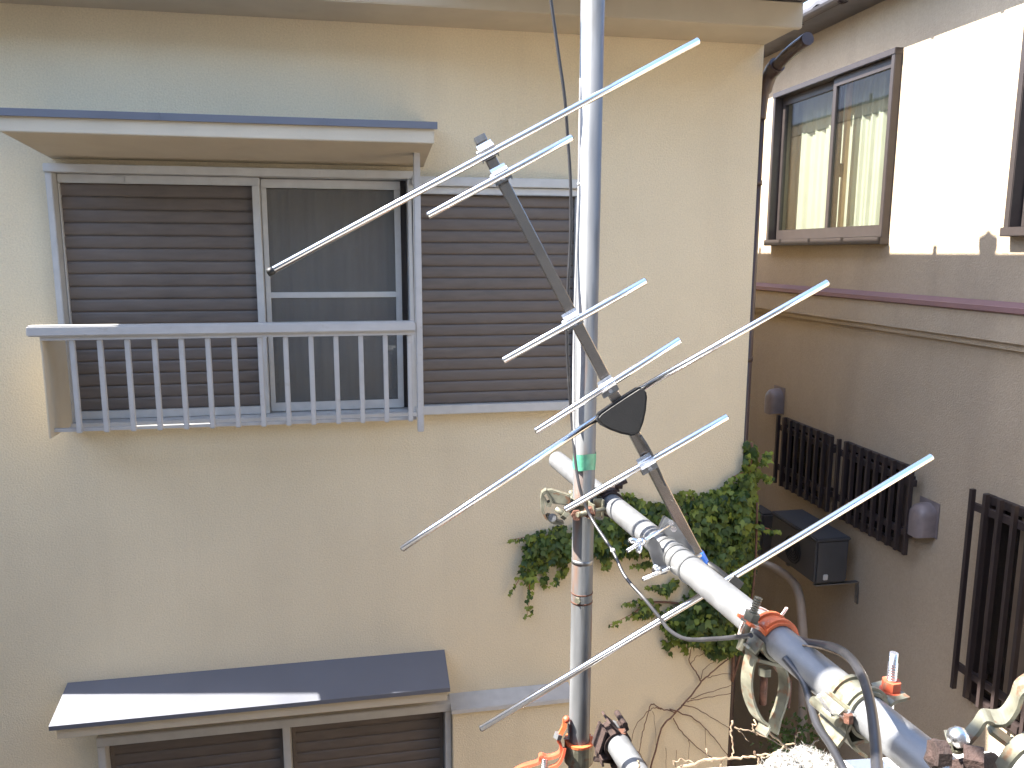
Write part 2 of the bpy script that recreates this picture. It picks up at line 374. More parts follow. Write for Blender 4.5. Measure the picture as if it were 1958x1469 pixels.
# ---- upper window
fy0, fy1 = D-.055, D+.10
a, b, z0, z1 = UW
f = MB()
f.box(a-.012, b+.012, fy0-.012, fy1, z1-.012, z1+.022)     # head
f.box(a-.01, a+.016, fy0, fy1, z0, z1-.012)               # left jamb
f.box(b-.016, b+.01, fy0, fy1, z0, z1-.012)
f.box(a-.012, b+.012, fy0-.02, fy1, z0-.022, z0+.004)      # sill
win = f.build('window', M['sash'], house, .003)
mull_x = -.447
s1 = MB()
s1.box(a+.018, mull_x+.018, D+.0, D+.028, z1-.05, z1-.014)  # head rail of shutter leaf
s1.box(a+.018, mull_x+.018, D+.0, D+.028, z0+.006, z0+.042)
s1.box(mull_x-.014, mull_x+.018, D-.012, D+.03, z0+.043, z1-.051)
s1.box(a+.018, a+.024, D, D+.028, z0+.043, z1-.051)
sh = s1.build('shutter', M['sash'], house, .002)
MB().box(-1.03,-.985,D-.006,D-.001,z1-.045,z1-.02).build('catch', M['sash'], sh, .003)
MB().box(a+.022, mull_x-.012, D+.024, D+.027, z0+.04, z1-.05).build('backing', M['shutter'], sh)
def slat_mesh(x0, x1, pitch, name, parent, deep=.0075):
    prof = [(-.5,.0),(-.47,.62),(-.3,.92),(0,1),(.3,.92),(.47,.62),(.5,.0)]
    mb = MB(); n = len(prof); vv = [(x, -deep*q, p*pitch) for x in (x0, x1) for p, q in prof]
    mb.add(vv, [(i, i+1, n+i+1, n+i) for i in range(n-1)], True)
    return mb.build(name, M['shutter'], parent)
def slats(parent, x0, x1, ya, z0, z1, n):
    pitch = (z1-z0)/n
    first = slat_mesh(x0, x1, pitch, 'slat', parent)
    first.location = (0, ya, z0+pitch/2)
    for k in range(1, n):
        c = first.copy(); C.objects.link(c); c.location = (0, ya, z0+pitch*(k+.5))
slats(sh, a+.024, mull_x-.014, D+.022, z0+.042, z1-.05, 18)
# the right half: screen leaf in front of glass
s2 = MB()
x0, x1 = mull_x+.02, b-.045
s2.box(x0, x1, D+.034, D+.058, z1-.055, z1-.016); s2.box(x0, x1, D+.034, D+.058, z0+.008, z0+.05)
s2.box(x0, x0+.022, D+.034, D+.058, z0+.05, z1-.055); s2.box(x1-.028, x1, D+.034, D+.058, z0+.05, z1-.055)
s2.box(x0+.022, x1-.028, D+.036, D+.056, -.212, -.186)
sash = s2.build('sash', M['sash'], house, .002)
MB().box(x0+.02, x1-.026, D+.045, D+.047, z0+.049, z1-.054).build('screen', M['screen'], sash)
MB().box(x1+.002, b-.017, D+.062, D+.08, z0+.005, z1-.013).build('inner_jamb', M['bronze'], sash)
MB().box(x0-.0, x1+.03, D+.09, D+.094, z0+.02, z1-.02).build('glass_pane', M['glass'], sash)
def curtain(name, plane, c, a0, a1, z0, z1, amp, waves, mt, parent, n=90):
    mb = MB(); vv = []
    for zi in (0, .5, 1):
        for i in range(n+1):
            t = i/n; p = amp*(math.sin(t*waves*6.283) + .5*math.sin(t*waves*2.7*6.283+1.3) + .35*math.sin(t*waves*.43*6.283))*(1.0-.25*zi)
            aa = a0 + (a1-a0)*t; z = z0 + (z1-z0)*zi
            vv.append((aa, c+p, z) if plane == 'y' else (c+p, aa, z))
    k = n+1
    mb.add(vv, [(j*k+i, j*k+i+1, (j+1)*k+i+1, (j+1)*k+i) for j in range(2) for i in range(n)], True)
    return mb.build(name, mt, parent)
curtain('curtain', 'y', D+.19, -.50, .26, z0-.02, z1+.02, .024, 7, M['sheer'], sash)
# shutter box (right): brown slats in a silver frame
bx0, bx1 = .272, 1.03
s3 = MB()
s3.box(bx0-.03, bx1+.012, D-.075, D-.001, .296, .337)
s3.box(bx0-.03, bx1+.006, D-.055, D-.001, .262, .294)
s3.box(bx0-.03, bx1+.012, D-.062, D-.001, -.765, -.722)
s3.box(bx0-.03, bx0, D-.055, D-.001, -.722, .262); s3.box(bx1-.018, bx1+.006, D-.055, D-.001, -.722, .262)
sb = s3.build('shutter_box', M['sash'], house, .003)
MB().box(bx0, bx1-.018, D-.02, D-.002, -.722, .262).build('backing', M['shutter'], sb)
slats(sb, bx0+.001, bx1-.019, D-.022, -.721, .261, 18)

# ---- window railing
RY = 3.5
MB_ = MB().box(-1.312, .232, RY-.03, RY+.03, -.340, -.296)
railing = MB_.build('railing', M['rail'], house, .006)
MB().box(-1.268, .23, RY-.014, RY+.014, -.356, -.3405).build('under_rail', M['rail'], railing)
MB().box(-1.27, -1.262, RY-.01, D-.002, -.76, -.34).build('side_plate', M['cream'], railing, .002)
MB().box(-1.262, .232, RY+.03, RY+.045, -.742, -.728).build('bottom_rail', M['rail'], railing)
bal0 = MB().box(-.0105, .0105, -.009, .009, -.742, -.357)
b0 = bal0.build('baluster', M['rail'], railing, .003)
b0.location = (-1.154, RY, 0)
for k in range(1, 14):
    c = b0.copy(); C.objects.link(c); c.location = (-1.154 + k*.1045, RY, 0)
MB().box(.234, .262, RY-.012, RY+.014, -.79, .436).build('post', M['rail'], railing, .003)

# ---- awnings
ax0, ax1 = -1.285, .318
A_ = MB().prism([(ax0,3.3,.494),(ax0,D-.001,.574),(ax0,D-.001,.585),(ax0,3.296,.509),(ax0,3.290,.507),(ax0,3.290,.481),(ax0,3.300,.481)], (ax1-ax0,0,0))
aw = A_.build('awning', M['roofing'], house)
for x in (-.72, -.12): MB().box(x-.003, x+.003, 3.287, 3.2895, .481, .508).build('seam', M['roofing'], aw)
MB().box(ax0+.012, ax1-.012, 3.302, 3.32, .426, .488).build('fascia_board', M['cream'], aw, .003)
MB().prism([(ax0+.015,3.321,.426),(ax0+.015,D-.002,.385),(ax0+.015,D-.002,.397),(ax0+.015,3.321,.438)], (ax1-ax0-.033,0,0)).build('soffit_board', M['cream'], aw)
for x in (ax0+.015, ax1-.033): MB().prism([(x,3.321,.439),(x,D-.003,.398),(x,D-.003,.565),(x,3.321,.486)], (.015,0,0)).build('end_board', M['cream'], aw)
lx0, lx1 = -1.400, .372
A2 = MB().prism([(lx0,D-.001,-2.0),(lx0,3.545,-2.065),(lx0,3.545,-2.086),(lx0,3.552,-2.086),(lx0,3.552,-2.073),(lx0,D-.001,-2.012)], (lx1-lx0,0,0))
aw2 = A2.build('awning', M['roofing'], house)
MB().box(lx0+.02, lx1-.012, 3.565, 3.585, -2.142, -2.076).build('fascia_board', M['cream'], aw2, .003)
MB().box(lx0+.025, lx1-.016, 3.586, D-.002, -2.138, -2.126).build('soffit_board', M['cream'], aw2)
for x in (lx0+.025, lx1-.031): MB().prism([(x,3.586,-2.125),(x,D-.003,-2.125),(x,D-.003,-2.02),(x,3.586,-2.075)], (.015,0,0)).build('end_board', M['cream'], aw2)

# ---- lower window with shutters
a, b, z0, z1 = LW
f = MB()
f.box(a-.03, b+.012, D-.075, D+.09, z1-.015, z1+.03)
f.box(a-.03, a+.004, D-.07, D+.09, z0, z1-.015); f.box(b-.02, b+.012, D-.07, D+.09, z0, z1-.015)
f.box(a-.03, b+.012, D-.075, D+.09, z0-.02, z0+.01)
win2 = f.build('window', M['sash'], house, .003)
mx = -.42
for (p0, p1, yy, nm) in ((a+.006, mx-.018, D-.012, 'l'), (mx+.022, b-.022, D+.018, 'r')):
    q = MB().box(p0, p1, yy, yy+.02, z1-.05, z1-.017); q.box(p0, p1, yy, yy+.02, z0+.012, z0+.05)
    q.box(p0, p0+.018, yy, yy+.02, z0+.05, z1-.05); q.box(p1-.018, p1, yy, yy+.02, z0+.05, z1-.05)
    so = q.build('shutter', M['shutter'], house, .002)
    MB().box(p0+.018, p1-.018, yy+.014, yy+.018, z0+.05, z1-.05).build('backing', M['shutter'], so)
    slats(so, p0+.018, p1-.018, yy+.012, z0+.05, z1-.05, 24)
MB().box(mx-.016, mx+.02, D-.05, D+.05, z0+.012, z1-.016).build('mullion', M['sash'], house, .003)
# the lower shutter box to its right: cream boards under a grey flashing
q = MB().box(.398, 1.018, D-.10, D-.001, -3.75, -2.275)
lsb = q.build('shutter_box', M['stucco'], house, .004)
MB().prism([(.392,D-.115,-2.272),(.392,D-.001,-2.245),(.392,D-.001,-2.253),(.392,D-.107,-2.280)], (.634,0,0)).build('flashing', M['sash'], lsb)
MB().box(.390, 1.028, D-.122, D-.108, -2.290, -2.266).build('edge_trim', M['sash'], lsb, .002)

# ================================================================== NEIGHBOUR'S HOUSE (right)
nb = thing('beige_house', 'beige neighbour house on the right, its sunlit upper wall above a plum flashing', 'house', (5.5, 4.5, GZ))
NY0, NY1, NT = .4, 9.5, 1.36
NW1 = (3.995, 5.27, .07, 1.06)
NW2 = (1.9, 3.14, .095, 1.06)
G1 = (4.40, 4.90, -1.57, -1.13); G2 = (3.66, 4.19, -1.57, -1.13); G3 = (2.2, 3.09, -2.10, -1.12)
w = MB()
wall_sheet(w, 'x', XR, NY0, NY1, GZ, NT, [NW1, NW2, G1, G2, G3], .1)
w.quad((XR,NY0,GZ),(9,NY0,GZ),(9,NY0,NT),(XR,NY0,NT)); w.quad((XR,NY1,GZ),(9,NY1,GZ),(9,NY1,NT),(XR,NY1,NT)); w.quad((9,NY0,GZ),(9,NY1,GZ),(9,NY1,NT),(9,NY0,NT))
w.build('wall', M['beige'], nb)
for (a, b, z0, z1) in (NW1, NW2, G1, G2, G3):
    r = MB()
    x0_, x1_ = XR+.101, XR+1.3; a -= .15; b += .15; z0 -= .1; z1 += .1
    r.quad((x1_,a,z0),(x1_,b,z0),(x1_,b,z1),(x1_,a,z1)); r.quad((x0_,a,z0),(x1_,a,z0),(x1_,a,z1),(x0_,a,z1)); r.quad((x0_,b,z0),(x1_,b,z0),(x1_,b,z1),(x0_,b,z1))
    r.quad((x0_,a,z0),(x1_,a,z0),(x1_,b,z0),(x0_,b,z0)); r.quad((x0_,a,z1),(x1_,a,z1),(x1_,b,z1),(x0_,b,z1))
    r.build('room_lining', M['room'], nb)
# eave: soffit, gutter, tiles
MB().box(2.655, XR-.001, NY0-.2, NY1+.2, NT+.002, NT+.02).build('soffit', M['vent'], nb)
nroof = MB().prism([(2.64,NY0-.2,NT+.022),(6,NY0-.2,2.7),(9.3,NY0-.2,NT+.022),(9.3,NY0-.2,NT+.002),(8.9,NY0-.2,NT+.001),(2.66,NY0-.2,NT+.001)], (0,NY1-NY0+.4,0)).build('roof', M['tile'], nb)
tile0 = MB()
for sgn in (1,):
    prof = [(-.12,.0),(-.10,.018),(-.06,.028),(-.02,.02),(.02,.004),(.07,.0),(.12,.0)]
    n = len(prof); vv = []
    for x in (0, .30):
        for p, q in prof: vv.append((x-.02, p, q + x*.41 + .022))
    for x in (0, .30):
        for p, q in prof: vv.append((x-.02, p, q + x*.41))
    fs = [(i, i+1, n+i+1, n+i) for i in range(n-1)] + [(2*n+i, 2*n+i+1, i+1, i) for i in range(n-1)]
    tile0.add(vv, fs)
t0 = tile0.build('eave_tile', M['tile'], nroof)
t0.location = (2.64, 3.6, NT+.022)
for k in range(1, 10):
    c = t0.copy(); C.objects.link(c); c.location = (2.64, 3.6+k*.235, NT+.022)
gt = MB(); pr = []
for i in range(9):
    an = math.pi + math.pi*i/8; pr.append((2.640+.035*math.cos(an), .035*math.sin(an)))
gt.prism([(x, NY0-.15, NT+.030+z) for x, z in pr] + [(x*.94+.158, NY0-.15, NT+.032+z*.88) for x, z in reversed(pr)], (0, NY1-NY0+.3, 0))
gut = gt.build('gutter', M['bronze'], nb)
for k in range(11):
    yb = 3.35+k*.45
    MB().strap([(2.640+.039*math.cos(math.pi+math.pi*i/8), yb, NT+.030+.039*math.sin(math.pi+math.pi*i/8)) for i in range(9)], (0,1,0), .018, .004).build('gutter_bracket', M['darkrust'], gut)

def neighbour_window(a, b, z0, z1, split, curtains):
    f = MB(); xo = XR-.045
    f.box(xo, XR+.06, a-.004, a+.028, z0, z1); f.box(xo, XR+.06, b-.028, b+.004, z0, z1)
    f.box(xo-.004, XR+.06, a-.006, b+.006, z1-.022, z1+.012); f.box(xo-.012, XR+.06, a-.008, b+.008, z0-.02, z0+.02)
    wn = f.build('window', M['bronze'], nb, .003)
    for (p0, p1, xx) in ((a+.029, split+.02, XR-.018), (split-.02, b-.029, XR+.012)):
        s = MB().box(xx, xx+.024, p0, p1, z1-.075, z1-.023); s.box(xx, xx+.024, p0, p1, z0+.022, z0+.085)
        s.box(xx, xx+.024, p0, p0+.034, z0+.085, z1-.075); s.box(xx, xx+.024, p1-.034, p1, z0+.085, z1-.075)
        ss = s.build('sash', M['bronze'], nb, .002)
        MB().box(xx+.010, xx+.014, p0+.03, p1-.03, z0+.08, z1-.07).build('glass_pane', M['glass'], ss)
    return wn
wn = neighbour_window(*NW1, 4.575, True)
curtain('curtain', 'x', XR+.135, 4.0, 4.60, .05, 1.10, .014, 7, M['green_curtain'], wn)
curtain('curtain', 'x', XR+.150, 4.60, 5.36, .05, 1.10, .012, 5, M['green_curtain'], wn)
MB().box(XR+.062, XR+.085, 4.555, 4.585, .08, 1.03).build('jamb', M['wood'], wn)
MB().box(XR+.04, XR+.06, 4.553, 4.587, .46, .54).build('crescent_lock', M['black'], wn, .006)
wn2 = neighbour_window(*NW2, 2.52, False)
# belt ledge with plum flashing
MB().prism([(2.806,NY0,-.232),(XR-.001,NY0,-.212),(XR-.001,NY0,-.262),(2.803,NY0,-.262),(2.793,NY0,-.256),(2.793,NY0,-.234)], (0,NY1-NY0,0)).build('flashing', M['purple'], nb)
MB().box(2.806, XR-.001, NY0, NY1, -.392, -.263).build('belt_band', M['beige'], nb, .003)
MB().box(2.826, XR-.001, NY0, NY1, -.422, -.393).build('belt_lip', M['beige'], nb)
# window grilles: frames, glass, bars
def grille(a, b, z0, z1, n, y_iso, xb=2.765, pale=False):
    f = MB()
    f.box(XR-.03, XR+.05, a-.03, a+.02, z0-.02, z1+.02); f.box(XR-.03, XR+.05, b-.02, b+.03, z0-.02, z1+.02)
    f.box(XR-.028, XR+.05, a+.02, b-.02, z1-.02, z1+.02); f.box(XR-.028, XR+.05, a+.02, b-.02, z0-.02, z0+.02)
    gr = f.build('window_grille', M['grille'], nb, .002)
    MB().box(XR+.01, XR+.016, a+.02, b-.02, z0+.02, z1-.02).build('glass_pane', M['darkglass'], gr)
    if pale:
        for k in range(4):
            y = a+.14+k*.24; MB().box(XR+.002, XR+.008, y, y+.1, z0+.03, z1-.03).build('blind_panel', M['blind'], gr)
    s = xb/XR; y0, y1 = a*s-.01, y_iso*s
    for zz in (z0*s+.075, z1*s-.075):
        MB().box(xb+.011, xb+.031, y0-.01, y1+.02, zz-.017, zz+.017).build('grille_rail', M['grille'], gr)
        for yy in (y0+.08, y1-.1): MB().box(xb+.031, XR-.002, yy-.01, yy+.01, zz-.012, zz+.012).build('stay', M['grille'], gr)
    bar = MB().box(-.011, .011, -.009, .009, z0*s-.035, z1*s+.01).build('bar', M['grille'], gr)
    bar.location = (xb, y1, 0)
    for k in range(1, n):
        c = bar.copy(); C.objects.link(c); c.location = (xb, y1 - (y1-y0)*k/(n-1), 0)
grille(*G1, 9, 5.04); grille(*G2, 10, 4.31); grille(*G3, 13, 3.215, pale=True)
# two vent hoods
def hood(px, py, sc):
    p = RX(px, py); mb = MB(); o = []
    for i in range(13):
        an = math.pi*i/12; o.append((math.cos(an)*.062, math.sin(an)*.062+.02))
    prof = [(.062,-.085)] + o + [(-.062,-.085)]
    lay = [(0,1.0,0),(.035,1.0,0),(.065,.93,.0),(.082,.78,-.004),(.088,.5,-.01)]
    n = len(prof); vv = []
    for d, k, dz in lay:
        for y, z in prof: vv.append((p.x-.001-d*sc, p.y-.0+y*k*sc, p.z+(z*(k if z > -.08 else 1)+dz)*sc))
    fs = [(l*n+i, l*n+i+1, (l+1)*n+i+1, (l+1)*n+i) for l in range(len(lay)-1) for i in range(n-1)] + [tuple((len(lay)-1)*n+i for i in range(n))]
    mb.add(vv, fs, True)
    h = mb.build('vent_hood', M['vent'], nb)
    MB().box(p.x-.004, p.x-.0005, p.y-.075*sc, p.y+.075*sc, p.z-.092*sc, p.z+.096*sc).build('base_plate', M['vent'], h, .004*sc)
hood(1490, 765, 1.0); hood(1776, 990, 1.0)

# ---- outdoor unit, duct and meter box on the neighbour's wall
ou = thing('outdoor_unit', 'dark grey air conditioner outdoor unit hung low on the beige wall below the grilles', 'air conditioner', (2.66, 4.18, -1.93))
MB().box(2.55, 2.76, 4.0, 4.52, -1.905, -1.64).build('casing', M['unit'], ou, .012)
MB().box(2.545, 2.765, 3.995, 4.525, -1.648, -1.628).build('lid', M['unit'], ou, .006)
MB().box(2.60, 2.63, 3.99, 4.001, -1.88, -1.845).build('valve_cap', M['sash'], ou, .004)
fr = MB()
for i in range(5): fr.tube([(2.547, 4.25+.085*(.25+.19*i)*math.cos(t*.5236), -1.78+.085*(.25+.19*i)*math.sin(t*.5236)) for t in range(13)], .003, 6)
fr.build('fan_guard', M['black'], ou)
for y in (4.02, 4.33): MB().strap([(2.56,y,-1.915),(2.84,y,-1.915),(2.845,y,-2.05)], (0,1,0), .03, .006).build('bracket', M['darkzinc'], ou)
dpth = smooth_path([RX(1440,1072,2.62), RX(1478,1085,2.60), RX(1512,1108,2.60), RX(1527,1135,2.60), RX(1533,1180,2.60), RX(1536,1260,2.60), V((2.60,4.05,-3.4))], 6)
dt = MB().tube(dpth, .027, 12).build('drain_duct', M['duct'])
tag(dt, 'beige insulated pipe duct bending down beneath the dark outdoor unit', 'pipe')
p = RX(1470, 1012)
mbx = thing('meter_box', 'small black meter box on the beige wall behind the ivy edge', 'meter box', (2.79, p.y, p.z-.17))
MB().box(2.74, XR-.002, p.y-.10, p.y+.12, p.z-.17, p.z+.15).build('case', M['unit'], mbx, .012)
MB().box(2.732, 2.741, p.y-.07, p.y+.09, p.z-.02, p.z+.12).build('cover', M['black'], mbx, .006)

# ================================================================== FOREGROUND PIPEWORK
PR = .0243
PA, PB = V((.513, 2.05, -.557)), V((.627, .35, -.557))     # axis of the long level pipe
pd = (PB - PA).normalized()
def on_pipe(px):      # the axis point whose image column is px
    lo, hi = 0.0, 1.0
    for _ in range(40):
        t = (lo+hi)/2; q = AX.transposed() @ (PA.lerp(PB, t))
        if CX + FOC*q.x/q.z < px: lo = t
        else: hi = t
    return PA.lerp(PB, lo)
pipe = MB().hollow(PA, PB, PR, 36).build('level_pipe', M['galv'])
tag(pipe, 'long galvanised scaffold pipe running level from behind the pole towards the lower right corner', 'pipe')
PX, PY = .477, 1.66
pole = thing('mast_pole', 'tall upright galvanised scaffold pole crossing the whole picture, with rust stains low down', 'pole', (PX, PY, GZ))
MB().tube([(PX,PY,GZ),(PX,PY,1.6)], PR, 36).build('tube', M['pole'], pole)
zj = P(1101,1152,1.79).z
MB().tube([(PX,PY,zj-.013),(PX,PY,zj-.009)], PR+.0008, 36).build('rusty_joint', M['rust'], pole)
MB().tube([(PX,PY,zj+.009),(PX,PY,zj+.012)], PR+.0008, 36).build('rusty_joint', M['rust'], pole)
cdir = V((-PX, -PY, 0)).normalized()
bl = V((PX, PY, zj)) + V((cdir.x*math.cos(-.35)-cdir.y*math.sin(-.35), cdir.x*math.sin(-.35)+cdir.y*math.cos(-.35), 0))*PR
MB().hexnut(bl, bl-V((PX,PY,zj)), .0075, .010).build('bolt_head', M['olive'], pole)
zb = P(1101,1080,1.78).z
MB().tube([(PX,PY,zb-.006),(PX,PY,zb+.004)], PR+.0006, 36).build('grey_band', M['darkzinc'], pole)
q0 = P(1166, 1398, 1.66)
sp = MB().hollow(q0, q0 + V((.06,-1.0,0)), PR, 32).build('short_pipe', M['galv'])
tag(sp, 'short white-lit pipe with its open end beside the pole at the bottom edge', 'pipe')
tp = P(1117, 886, 1.74).z
mb = MB(); n = 26
for k, (dz, rr) in enumerate(((-.019,.0008),(-.006,.0018),(.007,.0014),(.018,.0008))): pass
vv = []
for zi in range(5):
    for j in range(n+1):
        an = 2*math.pi*j/n; rr = PR + .0012 + .0006*math.sin(5*an+zi) ; z = tp - .018 + .009*zi + .0015*math.sin(3*an)
        lift = .007*max(0, math.cos(an - math.atan2(-.97,-.45)))**6      # the wrap bulges over the cable
        vv.append((PX + math.cos(an)*(rr+lift), PY + math.sin(an)*(rr+lift), z))
mb.add(vv, [(i*(n+1)+j, i*(n+1)+j+1, (i+1)*(n+1)+j+1, (i+1)*(n+1)+j) for i in range(4) for j in range(n)], True)
tape = mb.build('tape_wrap', M['tape'])
tag(tape, 'green vinyl tape wrapped round the upright pole and its cable', 'tape')

# ---- scaffold clamps
def frame_of(loc, z, x):
    z = V(z).normalized(); x = V(x); x = (x - z*x.dot(z)).normalized(); y = z.cross(x)
    return Matrix(((x.x,y.x,z.x,loc[0]),(x.y,y.y,z.y,loc[1]),(x.z,y.z,z.z,loc[2]),(0,0,0,1)))
def clamp_thing(name, label, loc, axis, back, group=None):
    o = bpy.data.objects.new(name, None); C.objects.link(o); o.empty_display_size = .05
    o.matrix_world = frame_of(loc, axis, back)
    WM[o.name] = Matrix.Identity(4)
    return tag(o, label, 'clamp', group)
def arc(r, a0, a1, n=12, cx=0, cy=0): return [(cx + r*math.cos(R_(a0+(a1-a0)*i/n)), cy + r*math.sin(R_(a0+(a1-a0)*i/n)), 0) for i in range(n+1)]
def clamp_jaws(t, body, lid, bolt, nut, w=.042, gap=0, ribs=True, bolt_len=.075, s=1):
    # local: pipe along z, the back plate on +x side, bolt on s*y side, hinge on the other
    r = PR + .0032
    def S(pts): return [(x, s*y, z) for x, y, z in pts]
    saddle = MB().strap(S([(r+.006,-.044,0),(r-.004,-.036,0)] + arc(r, -78, 78) + [(r-.004,.036,0),(.018,.048,0)]), (0,0,1), w, .0042).build('saddle', body, t)
    MB().strap(S([(r+.0062, y, 0) for y in (-.024, 0, .024)]), (0,0,1), w*.9, .005).build('back_plate', body, t)
    ld = MB().strap(S([(-.004,-.046,0),(-.012,-.036,0)] + [(x, y, 0) for x, y, z in arc(r, 258, 102)] + [(-.012,.036,0),(-.014,.058,0)]), (0,0,1), w*.86, .0042).build('lid', lid, t)
    if ribs:
        for zz in (-w*.28, w*.28):
            MB().strap(S([(x, y, zz) for x, y, z in arc(r+.004, 240, 120)]), (0,0,1), .006, .004).build('rib', lid, ld)
    MB().tube([(.0,-s*.046,-w*.5),(.0,-s*.046,w*.5)], .0062, 10).build('hinge_pin', body, t)
    bt = MB().tube([(.030, s*.047, 0), (.030-bolt_len, s*.047, 0)], .0052, 10)
    for k in range(9): bt.tube([(.0-.022-k*.0035, s*.047, 0), (-.022-k*.0035-.0016, s*.047, 0)], .0060, 10)
    bo = bt.build('bolt', bolt, t)
    MB().hexnut((-.022, s*.047, 0), (1,0,0), .0115, .012).build('nut', nut, t)
    MB().tube([(-.0155, s*.047, 0), (-.0125, s*.047, 0)], .0135, 14).build('washer', nut, t)
    return saddle

# 1: the joint of pole and level pipe
zc = -.557
jt = clamp_thing('joint_clamp', 'yellowed zinc right-angle clamp joining the upright pole to the level pipe', (PX, PY, zc), (0,0,1), (.55,.2,0))
jt.matrix_world = frame_of((PX, PY, zc), (0,0,1), (.9,.35,0))
clamp_jaws(jt, M['olive'], M['olive'], M['olive'], M['rust'], s=-1)
inv = jt.matrix_world.inverted()
pj = PA.lerp(PB, (PY+.01-PA.y)/(PB.y-PA.y))
t2 = MB(); r_ = PR+.0032
ux = V((0,0,1)); uy = pd.cross(ux).normalized()
def arc3(c, u, v, r, a0, a1, n=14): return [c + u*(r*math.cos(R_(a0+(a1-a0)*i/n))) + v*(r*math.sin(R_(a0+(a1-a0)*i/n))) for i in range(n+1)]
ringp = arc3(pj, ux, uy, r_, 0, 360, 26)
MB().strap([inv @ p for p in ringp], inv.to_3x3() @ pd, .042, .0042).build('pipe_ring', M['darkrust'], jt)
e1 = pj + ux*.036 - pd*.0
MB().strap([inv @ (pj + ux*r_ + uy*d_ + ux*.002) for d_ in (-.02, .0, .03, .048)], inv.to_3x3() @ pd, .03, .005).build('ear', M['darkrust'], jt)
nb_ = pj + ux*.030 - uy*.0 + rgt*.022
MB().hexnut(inv @ (nb_ + V((0,0,.012))), inv.to_3x3() @ rgt, .011, .016).build('nut', M['darkrust'], jt)
MB().tube([inv @ (nb_ + V((0,0,.012))), inv @ (nb_ + V((0,0,.02)) + rgt*.018)], .0055, 10).build('bolt', M['darkrust'], jt)
MB().hexnut(inv @ (pj - pd*(-.028) + rgt*(-.030) - V((0,0,.022))), inv.to_3x3() @ (pd*.5+rgt), .010, .014).build('nut', M['zincp'], jt)

def LJ(px, py, dp=1.755): return inv @ P(px, py, dp)
rj = inv.to_3x3()
def PJ(pts, dp, th): return MB().prism([LJ(x, y, dp) for x, y in pts], rj @ (fwd*th))
PJ([(1045,939),(1056,938),(1090,948),(1094,968),(1054,963)], 1.735, .04).build('bracket_plate', M['olive'], jt, .0025)
for poly in ([(1036,943),(1045,937),(1047,942),(1040,948)], [(1036,943),(1040,948),(1048,965),(1044,968)], [(1045,937),(1056,956),(1053,961),(1044,943)], [(1044,968),(1048,963),(1057,958),(1053,970)], [(1036,944),(1041,958),(1041,980),(1047,996),(1042,992),(1035,978),(1034,955)]):
    PJ(poly, 1.730, .045).build('bracket_rim', M['olive'], jt)
PJ([(1042,990),(1050,984),(1064,996),(1080,1000),(1076,1005),(1056,1003)], 1.74, .035).build('bracket_foot', M['olive'], jt, .002)
MB().tube([LJ(1062,972,1.735), LJ(1084,988,1.735)], .0062, 10).build('bolt', M['olive'], jt)
MB().hexnut(LJ(1080,985,1.733), LJ(1084,988)-LJ(1062,972), .0105, .011).build('nut', M['olive'], jt)
MB().tube([LJ(1056,990,1.735), LJ(1058,990,1.76)], .009, 14).build('pin', M['darkzinc'], jt)
MB().hexnut(LJ(1102,985,1.735), rj @ fwd, .012, .016).build('nut', M['rust'], jt)

# 2: open double clamp on the pipe, orange paint, its free half hanging
c2 = on_pipe(1478)
oc = clamp_thing('open_clamp', 'orange-marked clamp on the level pipe with its free half hanging open below', c2, pd, (-.35,0,-1))
clamp_jaws(oc, M['olive'], M['orange'], M['olive'], M['olive'], s=-1, bolt_len=.06)
def hang(px, py, dep): return oc.matrix_world.inverted() @ P(px, py, dep)
wv = oc.matrix_world.inverted().to_3x3() @ (fwd*.8 + V((-.3,0,0)))
dz = (AX.transposed() @ c2).z
MB().strap(smooth_path([hang(1444,1232,dz), hang(1434,1262,dz), hang(1428,1300,dz), hang(1432,1335,dz+.01), hang(1446,1368,dz+.01), hang(1462,1385,dz+.01), hang(1455,1402,dz)], 5), wv, .024, .0035).build('hanging_saddle', M['olive'], oc)
MB().strap(smooth_path([hang(1468,1250,dz+.02), hang(1492,1275,dz+.02), hang(1500,1310,dz+.02), hang(1492,1350,dz+.02), hang(1484,1372,dz+.02), hang(1478,1400,dz+.02)], 5), wv, .022, .0035).build('hanging_lid', M['olive'], oc)
MB().tube([hang(1440,1235,dz+.0), hang(1476,1252,dz+.02)], .007, 10).build('pivot', M['rust'], oc)
MB().tube([hang(1462,1280,dz+.0), hang(1458,1346,dz+.01)], .0055, 10).build('bolt', M['rust'], oc)
MB().hexnut(hang(1462,1284,dz-.005), hang(1462,1280,dz)-hang(1458,1346,dz), .010, .011).build('nut', M['olive'], oc)
MB().hexnut(hang(1490,1258,dz-.005), wv, .007, .02).build('rivet', M['galv'], oc)
MB().strap([hang(1476,1260,dz+.03), hang(1504,1300,dz+.035), hang(1500,1350,dz+.035)], wv, .02, .004).build('stay', M['rust'], oc)

